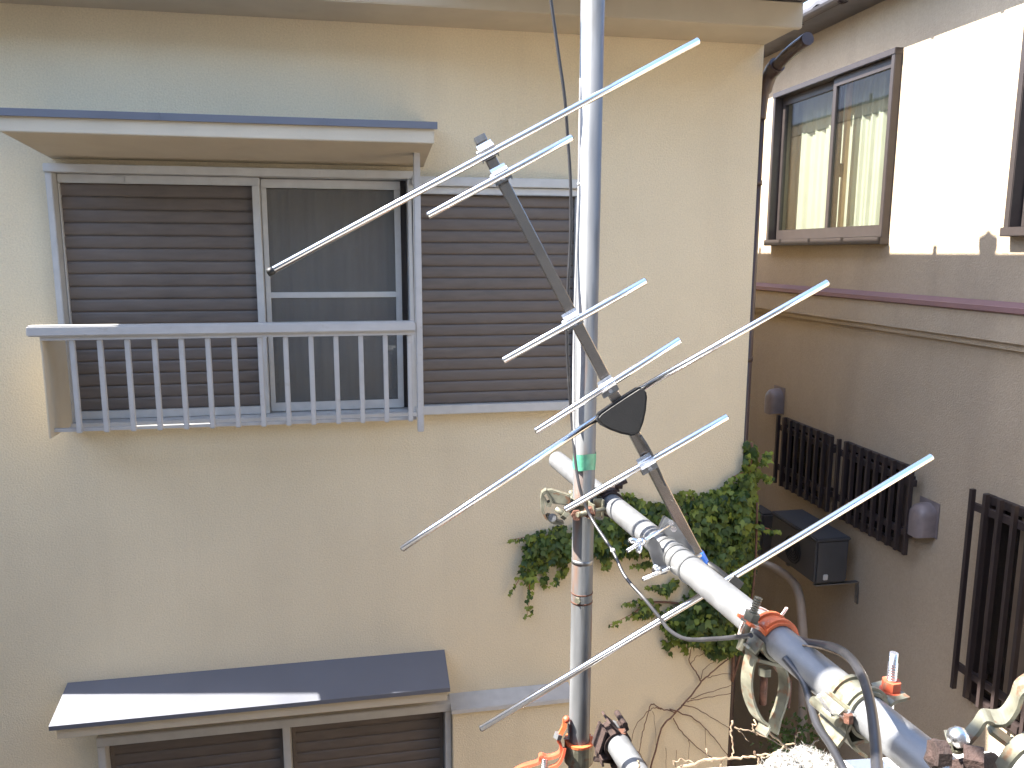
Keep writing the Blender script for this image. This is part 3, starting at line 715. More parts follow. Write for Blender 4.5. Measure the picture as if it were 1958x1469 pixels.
# 3: clamp with the red nut
c3 = on_pipe(1640)
rc = clamp_thing('red_nut_clamp', 'yellowed clamp on the level pipe with red-painted nut and upright threaded bolt', c3, pd, (0,0,-1))
clamp_jaws(rc, M['olive'], M['olive'], M['zincp'], M['redpaint'], w=.05, s=1, bolt_len=.095)
i3 = rc.matrix_world.inverted(); d3 = (AX.transposed() @ c3).z
MB().strap([i3 @ P(x, y, d3-.03) for x, y in ((1566,1330),(1580,1352),(1600,1366),(1612,1370),(1624,1362),(1640,1366))], i3.to_3x3() @ (fwd+V((.2,0,.3))), .006, .004).build('wire_latch', M['zincp'], rc)
MB().strap(smooth_path([i3 @ P(x, y, d3-.02) for x, y in ((1612,1368),(1610,1395),(1622,1420),(1648,1440))], 4), i3.to_3x3() @ pd, .02, .004).build('lower_strap', M['olive'], rc)
MB().hexnut(i3 @ P(1622,1374,d3-.035), i3.to_3x3() @ dwn, .006, .010).build('rivet', M['rust'], rc)

# 4: large clamp in the lower right corner
q4 = P(1905, 1420, .74)
cc = clamp_thing('corner_clamp', 'grey-green clamp with a rusted bolt at the lower right corner, lid swung open', q4, pd, (.5,0,-1))
i4 = cc.matrix_world.inverted(); r4 = i4.to_3x3()
def L4(px, py, dp=.74): return i4 @ P(px, py, dp)
wz = r4 @ (fwd*.9 + V((.25,0,.35)))
MB().strap(smooth_path([L4(1812,1408), L4(1818,1425), L4(1836,1426), L4(1852,1408), L4(1868,1390), L4(1882,1370), L4(1896,1374)], 4), wz, .016, .0035).build('saddle', M['olive'], cc)
MB().strap(smooth_path([L4(1884,1372,.76), L4(1918,1372,.76), L4(1940,1345,.76), L4(1952,1315,.76), L4(1985,1300,.76), L4(2030,1320,.76)], 5), wz, .020, .004).build('lid', M['olive'], cc)
MB().strap([L4(1890,1390,.75), L4(1935,1424,.75), L4(1950,1424,.75), L4(1985,1400,.75)], wz, .016, .004).build('side_plate', M['olive'], cc)
MB().strap(smooth_path([L4(1912,1475,.73), L4(1935,1440,.73), L4(1960,1420,.73), L4(2000,1425,.73)], 4), wz, .018, .004).build('jaw', M['olive'], cc)
MB().ball(L4(1832,1410,.735), .010, 12).build('bolt_head', M['zincp'], cc)
MB().hexnut(L4(1862,1452,.72), r4 @ (rgt-fwd*.6), .013, .016).build('nut', M['darkrust'], cc)
MB().tube([L4(1800,1420,.72), L4(1792,1450,.72), L4(1775,1462,.72)], [.008,.010,.006], 8).build('rusted_bolt', M['darkrust'], cc)
MB().hexnut(L4(1796,1440,.715), r4 @ rgt, .012, .012).build('lock_nut', M['darkrust'], cc)
MB().tube([L4(1830,1470,.74), L4(1900,1455,.76)], .008, 12).build('spindle', M['darkrust'], cc)

# 5: orange-red clamp at the foot of the pole
q5 = V((PX, PY, P(1107,1440,1.87).z))
fc = clamp_thing('red_clamp', 'orange-red painted clamp at the foot of the upright pole, arm swung out left', q5, (0,0,1), (-1,-.2,0))
i5 = fc.matrix_world.inverted(); d5 = (AX.transposed() @ q5).z - .01
def L5(px, py, dp=0): return i5 @ P(px, py, d5 + dp)
r5 = i5.to_3x3(); w5 = r5 @ (fwd + V((0,0,-.25)))
rr5 = PR + .006
MB().strap([(rr5*math.cos(t*.2618), rr5*math.sin(t*.2618), -.004) for t in range(25)], (0,0,1), .05, .008).build('body', M['olive'], fc)
MB().strap([(rr5*math.cos(t*.2618), rr5*math.sin(t*.2618), .0225) for t in range(25)], (0,0,1), .006, .0095).build('painted_rim', M['orange'], fc)
MB().strap(smooth_path([L5(1082,1378), L5(1074,1398), L5(1066,1412), L5(1072,1424), L5(1070,1440), L5(1048,1448), L5(1034,1444), L5(1030,1456), L5(1012,1462), L5(995,1468), L5(975,1480)], 4), w5, .036, .006).build('arm', M['redpaint'], fc)
MB().strap([L5(1081,1374,-.02), L5(1079,1390,-.02), L5(1071,1405,-.02)], w5, .012, .010).build('bolt_shank', M['orange'], fc)
MB().ball(L5(1083,1376,-.02), .0085, 10).build('bolt_tip', M['redpaint'], fc)
MB().hexnut(L5(1067,1407,-.02), L5(1081,1374)-L5(1071,1405), .0105, .012).build('nut', M['galv'], fc)
MB().strap([L5(1087,1384,-.02), L5(1087,1413,-.02), L5(1078,1412,-.02)], w5, .006, .003).build('clip', M['galv'], fc)
sp_ = MB(); sp_.tube([L5(1042,1450,-.015) + (L5(1040,1478,-.015)-L5(1042,1450,-.015))*(k/60) + V((.006*math.cos(k*.75),.006*math.sin(k*.75),0)) for k in range(61)], .0013, 6)
sp_.build('spring', M['zincp'], fc)
MB().strap(smooth_path([L5(1050,1468,-.02), L5(1066,1462,-.02), L5(1076,1446,-.02), L5(1080,1430,-.02)], 4), w5, .02, .006).build('lower_arm', M['redpaint'], fc)

# 6: dark clamp round the short pipe
dc = clamp_thing('dark_clamp', 'blackened rusty clamp round the short pipe end at the bottom edge', q0 + V((.0,-.03,.0)), V((.06,-1,0)), (-1,0,.3))
clamp_jaws(dc, M['darkrust'], M['darkrust'], M['darkrust'], M['darkrust'], w=.045, s=1, ribs=False, bolt_len=.05)
i6 = dc.matrix_world.inverted()
MB().hexnut(i6 @ P(1188,1403,1.62), i6.to_3x3() @ rgt, .011, .014).build('nut', M['rust'], dc)
MB().tube([i6 @ P(1172,1396,1.62), i6 @ P(1192,1404,1.62)], .006, 8).build('bolt', M['darkrust'], dc)

# ================================================================== ANTENNA
ant = thing('yagi_antenna', 'silver seven-element yagi antenna with black dipole box, bracketed to the level pipe', 'antenna', P(1290, 1050, 1.53))
B0, B1 = P(917, 264, 1.500), P(1334, 1062, 1.545)
bdir = (B1-B0).normalized()
boom = MB().bar(B0, B1, .0205, .0205, up=-fwd, ch=.0012).build('boom', M['boom'], ant)
bc = P(1338, 1068, 1.55)
MB().bar(B1 - bdir*.004, B1 + bdir*.024, .026, .026, up=-fwd, ch=.005).build('boom_cap', M['blue'], ant)
Bx1 = P(1412, 1126, 1.500)
MB().tube([B1 + bdir*.01, P(1368,1090,1.535), Bx1], .0085, 12).build('boom_extension', M['black'], ant)
MB().bar(B0 - bdir*.002, B0 + bdir*.010, .0225, .0225, up=-fwd, ch=.002).build('boom_plug', M['darkzinc'], ant)
elems = [((514,521),(1336,78),1.478,1.484), ((818,413),(1094,263),1.479,1.483), ((962,690),(1235,537),1.486,1.49), ((1024,825),(1300,650),1.492,1.496),
         ((1080,975),(1391,797),1.505,1.508), ((919,1394),(1782,873),1.49,1.50)]
ER = .0065
for k, (a, b, da, db) in enumerate(elems):
    pa, pb_ = P(*a, da), P(*b, db)
    d_ = (pb_-pa).normalized()
    el = MB().tube([pa, pa+d_*.0008, pa+d_*.0012, pb_-d_*.0012, pb_-d_*.0008, pb_], [ER*.80,ER*.95,ER,ER,ER*.95,ER*.80], 20).build('element', M['alu'], ant)
    for e_, sg in ((pa, -1), (pb_, 1)):
        MB().tube([e_ + d_*sg*.0002, e_ + d_*sg*.0012], ER*.55, 12).build('end_plug', M['black'], el)
# black rubber tip on the lower left end of the first element
pa = P(512, 522, 1.478); MB().tube([pa, P(524,516,1.478)], ER*1.12, 14).build('tip_cap', M['black'], ant)
# split dipole through the black box
dl = (P(1146,797,1.534), P(768,1050,1.532)); dr = (P(1218,748,1.534), P(1583,540,1.536))
for s_, e_ in (dl, dr):
    d_ = (e_-s_).normalized()
    el = MB().tube([s_, e_-d_*.0012, e_-d_*.0008, e_], [ER,ER,ER*.95,ER*.8], 20).build('element', M['alu'], ant)
    MB().tube([e_+d_*.0002, e_+d_*.0012], ER*.55, 12).build('end_plug', M['black'], el)
def poly_bm(pts, dep, th):
    return MB().prism([P(x, y, dep) for x, y in pts], fwd*th)
MB_b = poly_bm([(1222,741),(1230,740),(1236,746),(1238,760),(1236,785),(1231,808),(1224,826),(1218,832),(1208,834),(1188,830),(1168,823),(1152,815),(1144,806),(1142,798),(1148,790),(1165,778),(1195,758)], 1.490, .052)
bxo = MB_b.build('dipole_box', M['black'], ant, .011, 5)
# element clips on the boom
for k, (px, py, dep) in enumerate(((931,286,1.483),(957,331,1.483),(1094,609,1.490),(1162,738,1.496),(1237,886,1.508))):
    a, b, da, db = elems[k]
    u = (P(*b,db)-P(*a,da)).normalized(); nn = -fwd; c = P(px, py, dep)
    cl = MB().strap([c + bdir*(ER+.0085)+nn*(-.006), c + bdir*(ER+.0015)+nn*(-.004), c + bdir*ER*.8 + nn*ER*.9, c + nn*(ER+.0014), c - bdir*ER*.8 + nn*ER*.9, c - bdir*(ER+.0015)+nn*(-.004), c - bdir*(ER+.0085)+nn*(-.006)], u, .030, .0016).build('element_clip', M['zincp'], ant)
    MB().ball(c - u*.0175 + nn*.001, .0052, 10).build('clip_screw', M['zincp'], cl)
    MB().hexnut(c + bdir*.011 + nn*.002, nn, .0045, .004).build('clip_nut', M['zincp'], cl)
    MB().strap([c + bdir*.012 - u*.016 - nn*.016, c + bdir*.012 - u*.016 + nn*.0, c + bdir*.012 + u*.016 + nn*.0, c + bdir*.012 + u*.016 - nn*.016], bdir, .010, .0014).build('saddle', M['darkzinc'], cl)
MB().bar(P(1398,1106,1.487), P(1416,1122,1.483), .018, .012, up=-fwd, ch=.002).build('reflector_clip', M['black'], ant)
# mast bracket: two toothed plates, U of threaded rods with wing nuts
dpl = 1.50
pc = on_pipe(1290)
brk = MB().prism([P(x, y, 1.475) for x, y in ((1236,1038),(1250,1026),(1262,1040),(1281,1086),(1276,1098),(1262,1100),(1250,1080))], fwd*.012).build('bracket_plate', M['darkzinc'], ant, .0015)
pl2 = MB().prism([P(x, y, 1.515) for x, y in ((1262,1012),(1272,988),(1292,1000),(1330,1058),(1322,1066),(1300,1050))], fwd*.022).build('bracket_channel', M['darkzinc'], ant, .0015)
for (a, b) in (((1199,1054),(1286,1000)), ((1229,1108),(1340,1062))):
    p0, p1 = P(*a, 1.445), P(*b, 1.505); rod = MB().tube([p0, p1], .0036, 10)
    d_ = (p1-p0).normalized()
    for k in range(14): rod.tube([p0+d_*(.001+k*.0028), p0+d_*(.0022+k*.0028)], .0041, 10)
    rod.build('threaded_rod', M['zincp'], ant)
def wing(px, py, dep, a):
    c = P(px, py, dep); mb = MB(); ax_ = (P(1286,1000,1.505)-P(1199,1054,1.445)).normalized()
    mb.tube([c - ax_*.006, c + ax_*.006], .0075, 12)
    for w_ in a:
        e = P(px+w_[0], py+w_[1], dep-.004); d_ = (e-c)
        mb.tube([c + d_*.15, c + d_*.45, c + d_*.8, c + d_*1.0], [.0035,.0052,.006,.0035], 10)
    mb.build('wing_nut', M['zincp'], ant)
wing(1226, 1036, 1.462, [(-24,-3),(-6,22)])
wing(1256, 1091, 1.462, [(-4,-9)])
for (x, y) in ((1283,1000),(1288,1012),(1243,1032)): MB().hexnut(P(x, y, 1.49), fwd, .0055, .006).build('bracket_nut', M['zincp'], ant)
# toothed saddle rings clasping the pipe
for px in (1276, 1292, 1304, 1322):
    c = on_pipe(px); rp_ = arc3(c, ux, uy, PR+.0012, 0, 360, 30)
    MB().strap(rp_, pd, .0045 if px != 1292 else .010, .0016).build('pipe_band', M['darkzinc'], ant)

# ================================================================== CABLES AND TIES
cab = smooth_path([P(1049,-40,1.60), P(1056,20,1.61), P(1068,105,1.62), P(1080,190,1.63), P(1086,270,1.65), P(1091,350,1.66), P(1091,450,1.68), P(1086,550,1.69), P(1084,640,1.70), P(1087,720,1.715), P(1093,800,1.73), P(1100,880,1.715), P(1108,930,1.70),
    P(1121,970,1.69), P(1136,1000,1.67), P(1172,1055,1.60), P(1195,1102,1.55), P(1232,1145,1.50), P(1262,1182,1.43), P(1280,1205,1.38), P(1312,1222,1.32), P(1362,1222,1.24), P(1412,1218,1.17), P(1436,1215,1.13)], 6)
cb = MB().tube(cab, .0034, 10).build('coax_cable', M['cable'])
tag(cb, 'slack dark coaxial cable hanging beside the pole and looping down to the open clamp', 'cable')
MB().ball(P(1172,1053,1.60), .0052, 10).build('cable_joint', M['cablegrey'], cb)
cb.children  # noqa
thin = smooth_path([P(1110,150,1.61), P(1108,260,1.63), P(1107,352,1.645), P(1104,440,1.66), P(1100,560,1.68), P(1097,680,1.70), P(1097,800,1.72), P(1101,880,1.72)], 6)
tc_ = MB().tube(thin, .0021, 8).ball(P(1107,352,1.645), .0042, 8).build('thin_cable', M['cablegrey'])
tag(tc_, 'thin pale grey cable pressed against the left side of the upright pole', 'cable')
bcab = smooth_path([P(1224,832,1.495), P(1236,850,1.492), P(1246,868,1.50), P(1252,884,1.515), P(1262,905,1.525), P(1285,960,1.535), P(1316,1022,1.55), P(1336,1052,1.56)], 6)
o_ = MB().tube(bcab, .0026, 8).build('feed_cable', M['cable'])
tag(o_, 'short black feed cable running from the dipole box down along the antenna boom', 'cable')
loop = smooth_path([P(1470,1205,1.26), P(1505,1216,1.20), P(1545,1228,1.12), P(1590,1236,1.03), P(1622,1254,.96), P(1648,1292,.90), P(1664,1345,.84), P(1672,1400,.79), P(1676,1450,.75), P(1680,1520,.70)], 8)
lc = MB().tube(loop, .0054, 12).build('loop_cable', M['cable'])
tag(lc, 'thick black cable arching over the level pipe beside the red nut', 'cable')
low = smooth_path([P(1500,1258,1.10), P(1535,1302,1.07), P(1548,1340,1.04), P(1562,1385,1.0), P(1588,1425,.96), P(1612,1470,.92), P(1640,1530,.88)], 8)
lo_ = MB().tube(low, .0050, 12).build('drop_cable', M['cable'])
tag(lo_, 'dark cable dropping from under the level pipe across the speckled fleece', 'cable')
th2 = smooth_path([P(1535,1234,1.10), P(1570,1240,1.06), P(1600,1250,1.02), P(1622,1264,.98)], 6)
tag(MB().tube(th2, .0013, 6).build('thin_wire', M['dry']), 'thin pale wire alongside the arching thick cable', 'wire')
cw = on_pipe(1452); dw = (AX.transposed() @ cw).z
tw = MB()
for off in (0, .0022):
    tw.tube(smooth_path([P(1410,1222,dw-.01)+rgt*off, P(1416,1200,dw-.025)+rgt*off, P(1428,1176,dw-.03)+rgt*off, P(1440,1162,dw-.028)+rgt*off, P(1456,1164,dw-.02)+rgt*off, P(1472,1172,dw-.005)+rgt*off, P(1490,1177,dw)+rgt*off, P(1498,1170,dw)+rgt*off, P(1503,1162,dw)+rgt*off], 6), .0014, 6)
tw.tube(smooth_path([P(1430,1152,dw-.02), P(1440,1164,dw-.03), P(1436,1178,dw-.03), P(1424,1186,dw-.03)], 5), .0014, 6)
tag(tw.build('tie_wire', M['wire']), 'pink-white twisted tie wire wound round the level pipe before the orange-marked clamp', 'wire')

# ================================================================== PHOTOGRAPHER'S LEDGE
p1, p2 = ray(1285,1467), ray(1570,1450)
zl = -.80
p1 = p1*(zl/p1.z); p2 = p2*(zl/p2.z)
dd = (p2-p1); dd.z = 0; dd.normalize(); nn = V((dd.y, -dd.x, 0))
e0, e1 = p1 - dd*.25, p1 + dd*2.0
lg = thing('near_house', 'nearest house, of which only the white balcony ledge shows, glaring at the bottom edge', 'house', (0, -4, GZ))
MB().prism([e0, e1, e1 + nn*.30, e0 + nn*.30], (0,0,-.05)).build('coping', M['coping'], lg, .008)
i0, i1 = e0 + nn*.03 + dd*.02, e1 + nn*.03 - dd*.02
MB().prism([i0 + V((0,0,-.051)), i1 + V((0,0,-.051)), i1 + nn*.22 + V((0,0,-.051)), i0 + nn*.22 + V((0,0,-.051))], (0,0,GZ-zl+.051)).build('parapet', M['mortar'], lg)
MB().box(-5.5, 2.3, -8.0, -.95, GZ, 2.1).build('wall', M['mortar'], lg)
MB().box(-7.3, -4.8, -.949, 7.5, GZ, 1.9).build('wing', M['mortar'], lg)  # not part of the house: added unseen block darkening the cream wall's left
MB().box(-4.79, 2.3, -.949, .98, GZ, -1.85).build('ground_floor', M['mortar'], lg)  # unseen storey, brought forward to cut light on the lower walls
MB().box(-4.79, p1.x-.3, .86, .98, -1.849, -.86).build('parapet', M['mortar'], lg)
MB().prism([(-5.9,-.7,2.12),(-5.9,-4.4,3.5),(-5.9,-8.4,2.12)], (8.5,0,0)).build('roof', M['tile'], lg)
arm = MB().tube([(-.275,-.94,.60),(-.275,1.15,.60)], .011, 10).build('shadow_arm', M['galv'], lg)   # added unseen overhead arm; its two plates cast shadows on the level pipe
for y_a, y_b in ((.98,1.125), (.70,.84)): MB().box(-.315, -.235, y_a, y_b, .50, .588).build('shadow_plate', M['darkzinc'], arm, .004)
# lumpy speckled fleece lying on it
fl = MB(); nu, nv = 90, 50; vv = []
q_l, q_r = P(1500,1450,1.16), P(1990,1480,.86)
axis = V((q_r.x-q_l.x, q_r.y-q_l.y, 0)); Lf = axis.length; axis.normalize(); side = V((axis.y, -axis.x, 0))
rng = random.Random(3)
from mathutils import noise
for j in range(nv+1):
    for i in range(nu+1):
        u = i/nu; v = j/nv*2-1
        hump = max(0, 1-abs(v)**2.4)**.6 * min(1, (u/.16))**.55 * min(1, ((1-u)/.1))**.5
        h = (.145 - .035*u)*hump
        q = q_l + axis*(u*Lf) + side*(v*.13+.07)
        nz_ = noise.noise(V((u*9, v*5, 2)))*.012 + noise.noise(V((u*60, v*24, 5)))*.0035 + rng.uniform(-.0014,.0014)
        vv.append((q.x, q.y, zl + .003 + h + nz_*min(1, h*14)))
k = nu+1
fl.add(vv, [(j*k+i, j*k+i+1, (j+1)*k+i+1, (j+1)*k+i) for j in range(nv) for i in range(nu)], True)
fleece = fl.build('fleece', M['felt'])
fb = MB()
for _ in range(9000):
    q = V(vv[rng.randrange(len(vv))])
    if q.z < zl+.02: continue
    d_ = V((rng.gauss(0,1), rng.gauss(0,1), rng.uniform(.1,1.2))).normalized()*rng.uniform(.003,.009)
    w_ = d_.cross(V((rng.gauss(0,1),rng.gauss(0,1),rng.gauss(0,1)))).normalized()*.0006
    q += V((rng.uniform(-.004,.004), rng.uniform(-.004,.004), -.001))
    fb.add([q-w_, q+w_, q+d_], [(0,1,2)])
me = bpy.data.meshes.new('fibres'); me.from_pydata([p_ - tuple(0 for _ in ()) if False else p_ for p_ in fb.v], [], fb.f); me.update(); me.materials.append(M['felt'])
fo = bpy.data.objects.new('fibres', me); C.objects.link(fo); fo.parent = fleece; fo.matrix_parent_inverse = Matrix.Translation(fleece.location).inverted(); fo['kind'] = 'stuff'
tag(fleece, 'lumpy speckled whitish fleece lying on the balcony ledge under the level pipe', 'fleece')

# ================================================================== IVY ON THE CORNER
rng = random.Random(11)
ivy = thing('ivy_vine', 'green ivy climbing the right corner of the cream house behind the pipes', 'ivy', (1.75, 3.74, GZ))
stems = MB()
def wall_path(pts, off=.015): return [W(x, y) + V((0,-off,0)) for x, y in pts]
for pts, r0 in (([(1398,1300),(1400,1200),(1390,1100),(1410,1000),(1430,900),(1435,845)], .010), ([(1395,1120),(1340,1040),(1280,1000),(1200,985),(1120,1030),(1010,1040)], .006), ([(1400,1180),(1340,1160),(1280,1150),(1230,1150)], .006), ([(1398,1300),(1420,1220),(1440,1100),(1445,960)], .007)):
    stems.tube(smooth_path(wall_path(pts), 5), r0, 6)
stems.build('stem', M['twig'], ivy)
polys = [  # pixel outlines on the wall: (polygon, density weight, depth of foliage)
    ([(1420,842),(1446,848),(1455,905),(1458,985),(1462,1030),(1452,1105),(1440,1160),(1428,1225),(1402,1240),(1370,1238),(1315,1228),(1282,1222),(1258,1192),(1262,1168),(1290,1150),(1318,1128),(1312,1100),(1292,1050),(1284,1010),(1292,968),(1310,945),(1350,935),(1382,928),(1410,910),(1418,880)], 1.0, .11),
    ([(1195,945),(1240,955),(1290,960),(1300,1040),(1270,1055),(1220,1060),(1170,1062),(1130,1060),(1090,1066),(1045,1078),(1010,1068),(1000,1045),(1015,1020),(1060,1005),(1100,1000),(1150,975)], .9, .07),
    ([(1000,1050),(1022,1050),(1020,1100),(1012,1128),(1006,1128),(1002,1090)], .8, .03), ([(1030,1060),(1046,1058),(1044,1118),(1034,1122)], .7, .03),
    ([(1064,1060),(1092,1060),(1084,1088),(1072,1096)], .6, .03), ([(1276,1100),(1300,1110),(1278,1135),(1256,1132)], .45, .03), ([(1222,1140),(1262,1150),(1250,1176),(1206,1180)], .45, .03),
    ([(1340,1222),(1398,1222),(1398,1250),(1362,1258),(1346,1246)], .9, .05), ([(1266,1220),(1290,1222),(1282,1248),(1270,1240)], .6, .02), ([(1300,1226),(1318,1228),(1316,1246),(1304,1246)], .5, .02)]
def inside(p, poly):
    x, y = p; c = False; n = len(poly)
    for i in range(n):
        x0, y0 = poly[i]; x1, y1 = poly[i-1]
        if (y0 > y) != (y1 > y) and x < (x1-x0)*(y-y0)/(y1-y0)+x0: c = not c
    return c
def edge_dist(p, poly):
    best = 1e9; pv = V((p[0], p[1]))
    for i in range(len(poly)):
        a = V(poly[i-1]); b = V(poly[i]); t = max(0, min(1, (pv-a).dot(b-a)/max(1e-6,(b-a).length_squared)))
        best = min(best, (a+(b-a)*t-pv).length)
    return best
LEAF = [(0,0,0),(-.30,-.10,-.02),(-.52,.18,-.07),(-.46,.50,-.10),(-.22,.50,-.03),(-.10,.80,-.06),(0,1.02,-.13),(.10,.80,-.06),(.22,.50,-.03),(.46,.50,-.10),(.52,.18,-.07),(.30,-.10,-.02),(0,.38,.05)]
LF = [(12,i,(i+1)%12) for i in range(12)]
spots = []
for poly, wt, dep in polys:
    xs = [q[0] for q in poly]; ys = [q[1] for q in poly]
    area = (max(xs)-min(xs))*(max(ys)-min(ys))
    for _ in range(int(area*wt/22)):
        q = (rng.uniform(min(xs), max(xs)), rng.uniform(min(ys), max(ys)))
        if not inside(q, poly): continue
        ed = edge_dist(q, poly)
        yoff = rng.random()**.7*dep*min(1, .25+ed/30)
        spots.append((yoff, q, ed))
# trailing shoots with small leaves
shoots = [[(1015,1022),(1000,1024),(976,1028)], [(1010,1100),(1010,1140),(1006,1172)], [(1002,1070),(992,1100),(976,1128)], [(1075,1085),(1062,1100),(1052,1114)], [(1230,1152),(1200,1172),(1160,1192)], [(1240,1140),(1215,1144),(1188,1150)], [(1262,1125),(1248,1116),(1234,1118)],
          [(1236,1070),(1222,1074),(1205,1076)], [(1290,945),(1300,938),(1318,936)], [(1310,955),(1296,950),(1280,942)], [(1416,900),(1392,912),(1384,926)], [(1440,1000),(1470,1010),(1478,1012)], [(1450,905),(1462,912),(1464,914)], [(1155,1060),(1155,1072),(1152,1082)], [(1220,960),(1205,945),(1190,940)], [(1452,880),(1458,868),(1462,862)]]
for pts in shoots:
    path = smooth_path(wall_path(pts, .03), 6)
    MB().tube(path, [.0028*(1-.6*i/len(path)) for i in range(len(path))], 5).build('tendril', M['tendril'], ivy)
    for i, q in enumerate(path):
        for sg in (-1, 1):
            if rng.random() < .75: spots.append(('s', q + V((sg*.012+rng.uniform(-.006,.006), -.012, rng.uniform(-.008,.008))), 1-i/len(path)))
def leaf_matrix(pos, size):
    tilt = rng.gauss(0, .35); yaw = rng.gauss(0, .55); roll = rng.gauss(0, .7)
    # leaf plane: local y -> down, local z -> out of the wall (-y)
    base = Matrix(((1,0,0),(0,0,-1),(0,1,0))).transposed()
    base = Matrix(((-1,0,0),(0,0,-1),(0,-1,0)))
    rot = Matrix.Rotation(yaw,3,'Z') @ Matrix.Rotation(tilt-.35,3,'X') @ Matrix.Rotation(roll,3,'Y')
    mm = (rot @ base).to_4x4(); mm = Matrix.Translation(pos) @ mm @ Matrix.Diagonal((size,size*rng.uniform(.85,1.1),size,1))
    return mm
front = []; back = []
for s_ in spots:
    if s_[0] == 's':
        front.append((s_[1], .018 + .022*s_[2]*rng.uniform(.6,1.2), .9 if s_[2] < .5 else .6)); continue
    yoff, q, ed = s_
    pos = W(*q) + V((0,-.012-yoff,0))
    if pos.x > HX1-.01: pos.y = D - .03 + (pos.x-HX1)*.9 + rng.uniform(-.04,.02)
    size = rng.uniform(.032,.054)*(.65 if ed < 5 else 1)
    sun_side = .75 if q[0] > 1420 and q[1] < 1120 else (.5 if ed < 8 else .24)  # paler leaves more often on the right: sunlight put into leaf colour
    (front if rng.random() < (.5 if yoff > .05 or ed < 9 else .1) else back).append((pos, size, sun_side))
shapes = {}
for key, mt in (('leaf','leaf'),('young','leaf_young'),('dark','leaf_dark')):
    me = bpy.data.meshes.new('leaf_'+key); me.from_pydata(LEAF, [], LF); me.update()
    for p_ in me.polygons: p_.use_smooth = True
    me.materials.append(M[mt]); shapes[key] = me
rng.shuffle(front); extra = front[290:]; front = front[:290]
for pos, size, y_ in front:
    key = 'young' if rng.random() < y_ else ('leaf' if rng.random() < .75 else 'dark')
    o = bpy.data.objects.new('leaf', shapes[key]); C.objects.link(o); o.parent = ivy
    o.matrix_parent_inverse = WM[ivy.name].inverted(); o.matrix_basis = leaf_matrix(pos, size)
mass = {'leaf': MB(), 'young': MB(), 'dark': MB()}
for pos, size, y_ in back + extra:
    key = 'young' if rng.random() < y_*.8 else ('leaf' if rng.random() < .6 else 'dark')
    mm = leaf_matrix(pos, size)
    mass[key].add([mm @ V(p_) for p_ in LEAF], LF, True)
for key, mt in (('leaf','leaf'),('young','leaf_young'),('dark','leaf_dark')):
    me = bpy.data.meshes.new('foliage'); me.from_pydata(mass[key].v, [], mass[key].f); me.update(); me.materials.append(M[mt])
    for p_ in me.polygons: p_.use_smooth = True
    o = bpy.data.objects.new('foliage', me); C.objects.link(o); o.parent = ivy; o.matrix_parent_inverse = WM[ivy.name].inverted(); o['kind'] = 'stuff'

# bare climbing stems on the wall under the ivy
bare = thing('bare_climber', 'leafless brown climber branches spread on the cream wall below the ivy', 'climber', W(1240,1469)+V((0,-.03,0)))
bp_ = [([(1235,1490),(1262,1390),(1290,1358),(1335,1305),(1350,1288),(1385,1260),(1408,1245)], .0075), ([(1338,1302),(1330,1285),(1316,1262),(1318,1238)], .0055), ([(1316,1268),(1330,1252),(1345,1246)], .003), ([(1336,1296),(1345,1275),(1362,1262)], .0028),
       ([(1290,1358),(1262,1352),(1245,1342),(1238,1352),(1228,1390),(1222,1420),(1218,1440)], .0048), ([(1262,1352),(1246,1350),(1232,1362),(1210,1392),(1204,1430)], .0035), ([(1278,1352),(1320,1368),(1345,1388),(1372,1420),(1396,1450)], .0048), ([(1300,1345),(1330,1352),(1370,1376),(1398,1390)], .0035),
       ([(1285,1370),(1300,1395),(1330,1425),(1360,1445)], .0042), ([(1310,1338),(1350,1330),(1396,1322)], .0035), ([(1318,1332),(1360,1318),(1398,1306)], .003), ([(1350,1292),(1375,1286),(1398,1284)], .0028), ([(1218,1432),(1240,1470),(1250,1490)], .003), ([(1204,1430),(1190,1428)], .003),
       ([(1345,1388),(1347,1450)], .0022), ([(1315,1412),(1314,1452)], .0022), ([(1290,1430),(1288,1462)], .0022), ([(1270,1425),(1272,1470)], .0022), ([(1246,1356),(1252,1410),(1250,1440)], .0018)]
for pts, r0 in bp_:
    pth = smooth_path(wall_path(pts, .02), 5); r0 *= .75
    pth = [q + V((rng.uniform(-.003,.003), rng.uniform(-.006,.004), rng.uniform(-.003,.003))) for q in pth]
    MB().tube(pth, [r0*(1-.5*i/len(pth)) for i in range(len(pth))], 6).build('branch', M['twig'], bare)

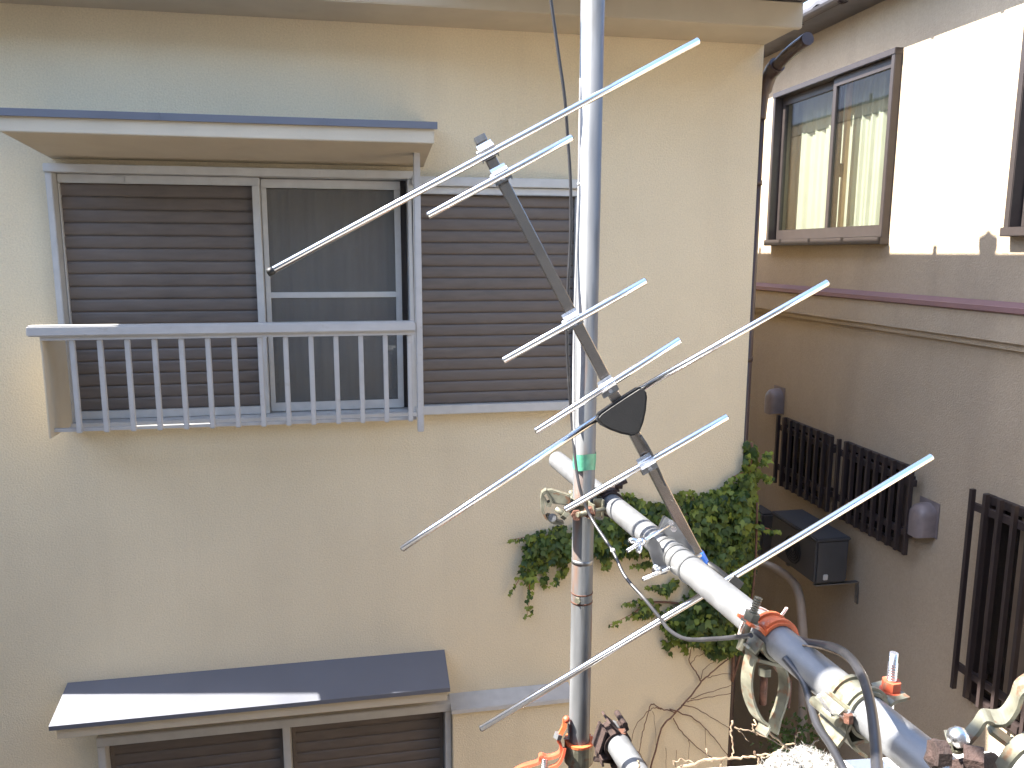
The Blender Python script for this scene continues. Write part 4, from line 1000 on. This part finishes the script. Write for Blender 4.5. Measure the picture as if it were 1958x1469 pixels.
# bleached dry twigs along the ledge
dry = thing('dry_twigs', 'sun-bleached dry vine twigs straggling along the balcony ledge edge', 'twigs', p1)
def dp_(pts, dep): return smooth_path([P(x, y, dep) for x, y in pts], 6)
for pts, r0, dep in (([(1270,1478),(1320,1462),(1365,1450),(1410,1452),(1450,1446),(1490,1434),(1520,1420)], .0042, 1.25), ([(1400,1380),(1398,1405),(1402,1430),(1400,1450)], .0030, 1.27), ([(1350,1432),(1356,1448),(1362,1456)], .003, 1.26), ([(1440,1436),(1450,1452),(1462,1470)], .003, 1.22),
        ([(1405,1392),(1430,1398),(1465,1410),(1500,1430)], .0026, 1.35), ([(1470,1400),(1500,1425),(1530,1440)], .003, 1.2), ([(1380,1452),(1376,1470)], .0022, 1.25), ([(1450,1446),(1445,1472)], .0024, 1.22), ([(1500,1430),(1540,1426),(1566,1416)], .003, 1.2), ([(1330,1460),(1300,1452),(1285,1460)], .002, 1.25), ([(1455,1452),(1480,1446),(1506,1448)], .0022, 1.21), ([(1215,1478),(1222,1462),(1220,1455)], .003, 1.3), ([(1520,1425),(1524,1408),(1530,1400)], .002, 1.2), ([(1410,1395),(1432,1418)], .0018, 1.35), ([(1445,1380),(1440,1395),(1448,1406)], .0022, 1.2)):
    r0 *= .6; pth = dp_(pts, dep); pth = [q + V((rng.uniform(-.0012,.0012), rng.uniform(-.004,.004), rng.uniform(-.0012,.0012))) for q in pth]
    MB().tube(pth, [r0*(1-.5*i/len(pth)) for i in range(len(pth))], 6).build('twig', M['dry'], dry)
# small shrub in the alley mouth
sc_ = W(1522, 1392, 3.95)
shrub = thing('alley_shrub', 'small dark green shrub in the shaded alley mouth above the dry twigs', 'shrub', (sc_.x, sc_.y, GZ))
MB().tube([(sc_.x, sc_.y, GZ), (sc_.x-.03, sc_.y, sc_.z-.5), (sc_.x, sc_.y, sc_.z)], [.03,.02,.008], 8).build('trunk', M['twig'], shrub)
cr = MB()
for _ in range(620):
    t_ = rng.gauss(0, 1); q = V((sc_.x+rng.gauss(0,.10), sc_.y+rng.gauss(0,.09), sc_.z-.16+rng.gauss(0,.10)))
    mm = Matrix.Translation(q) @ Matrix.Rotation(rng.uniform(0,6.28),4,'Z') @ Matrix.Rotation(rng.uniform(-1.2,1.2),4,'X')
    s0 = rng.uniform(.02,.04)
    cr.add([mm @ V((x*s0, y*s0, z*s0)) for x, y, z in ((0,0,0),(-.35,.5,.05),(0,1.1,-.05),(.35,.5,.05))], [(0,1,2,3)])
c_ = cr.build('crown', M['leaf'], shrub); c_['kind'] = 'stuff'
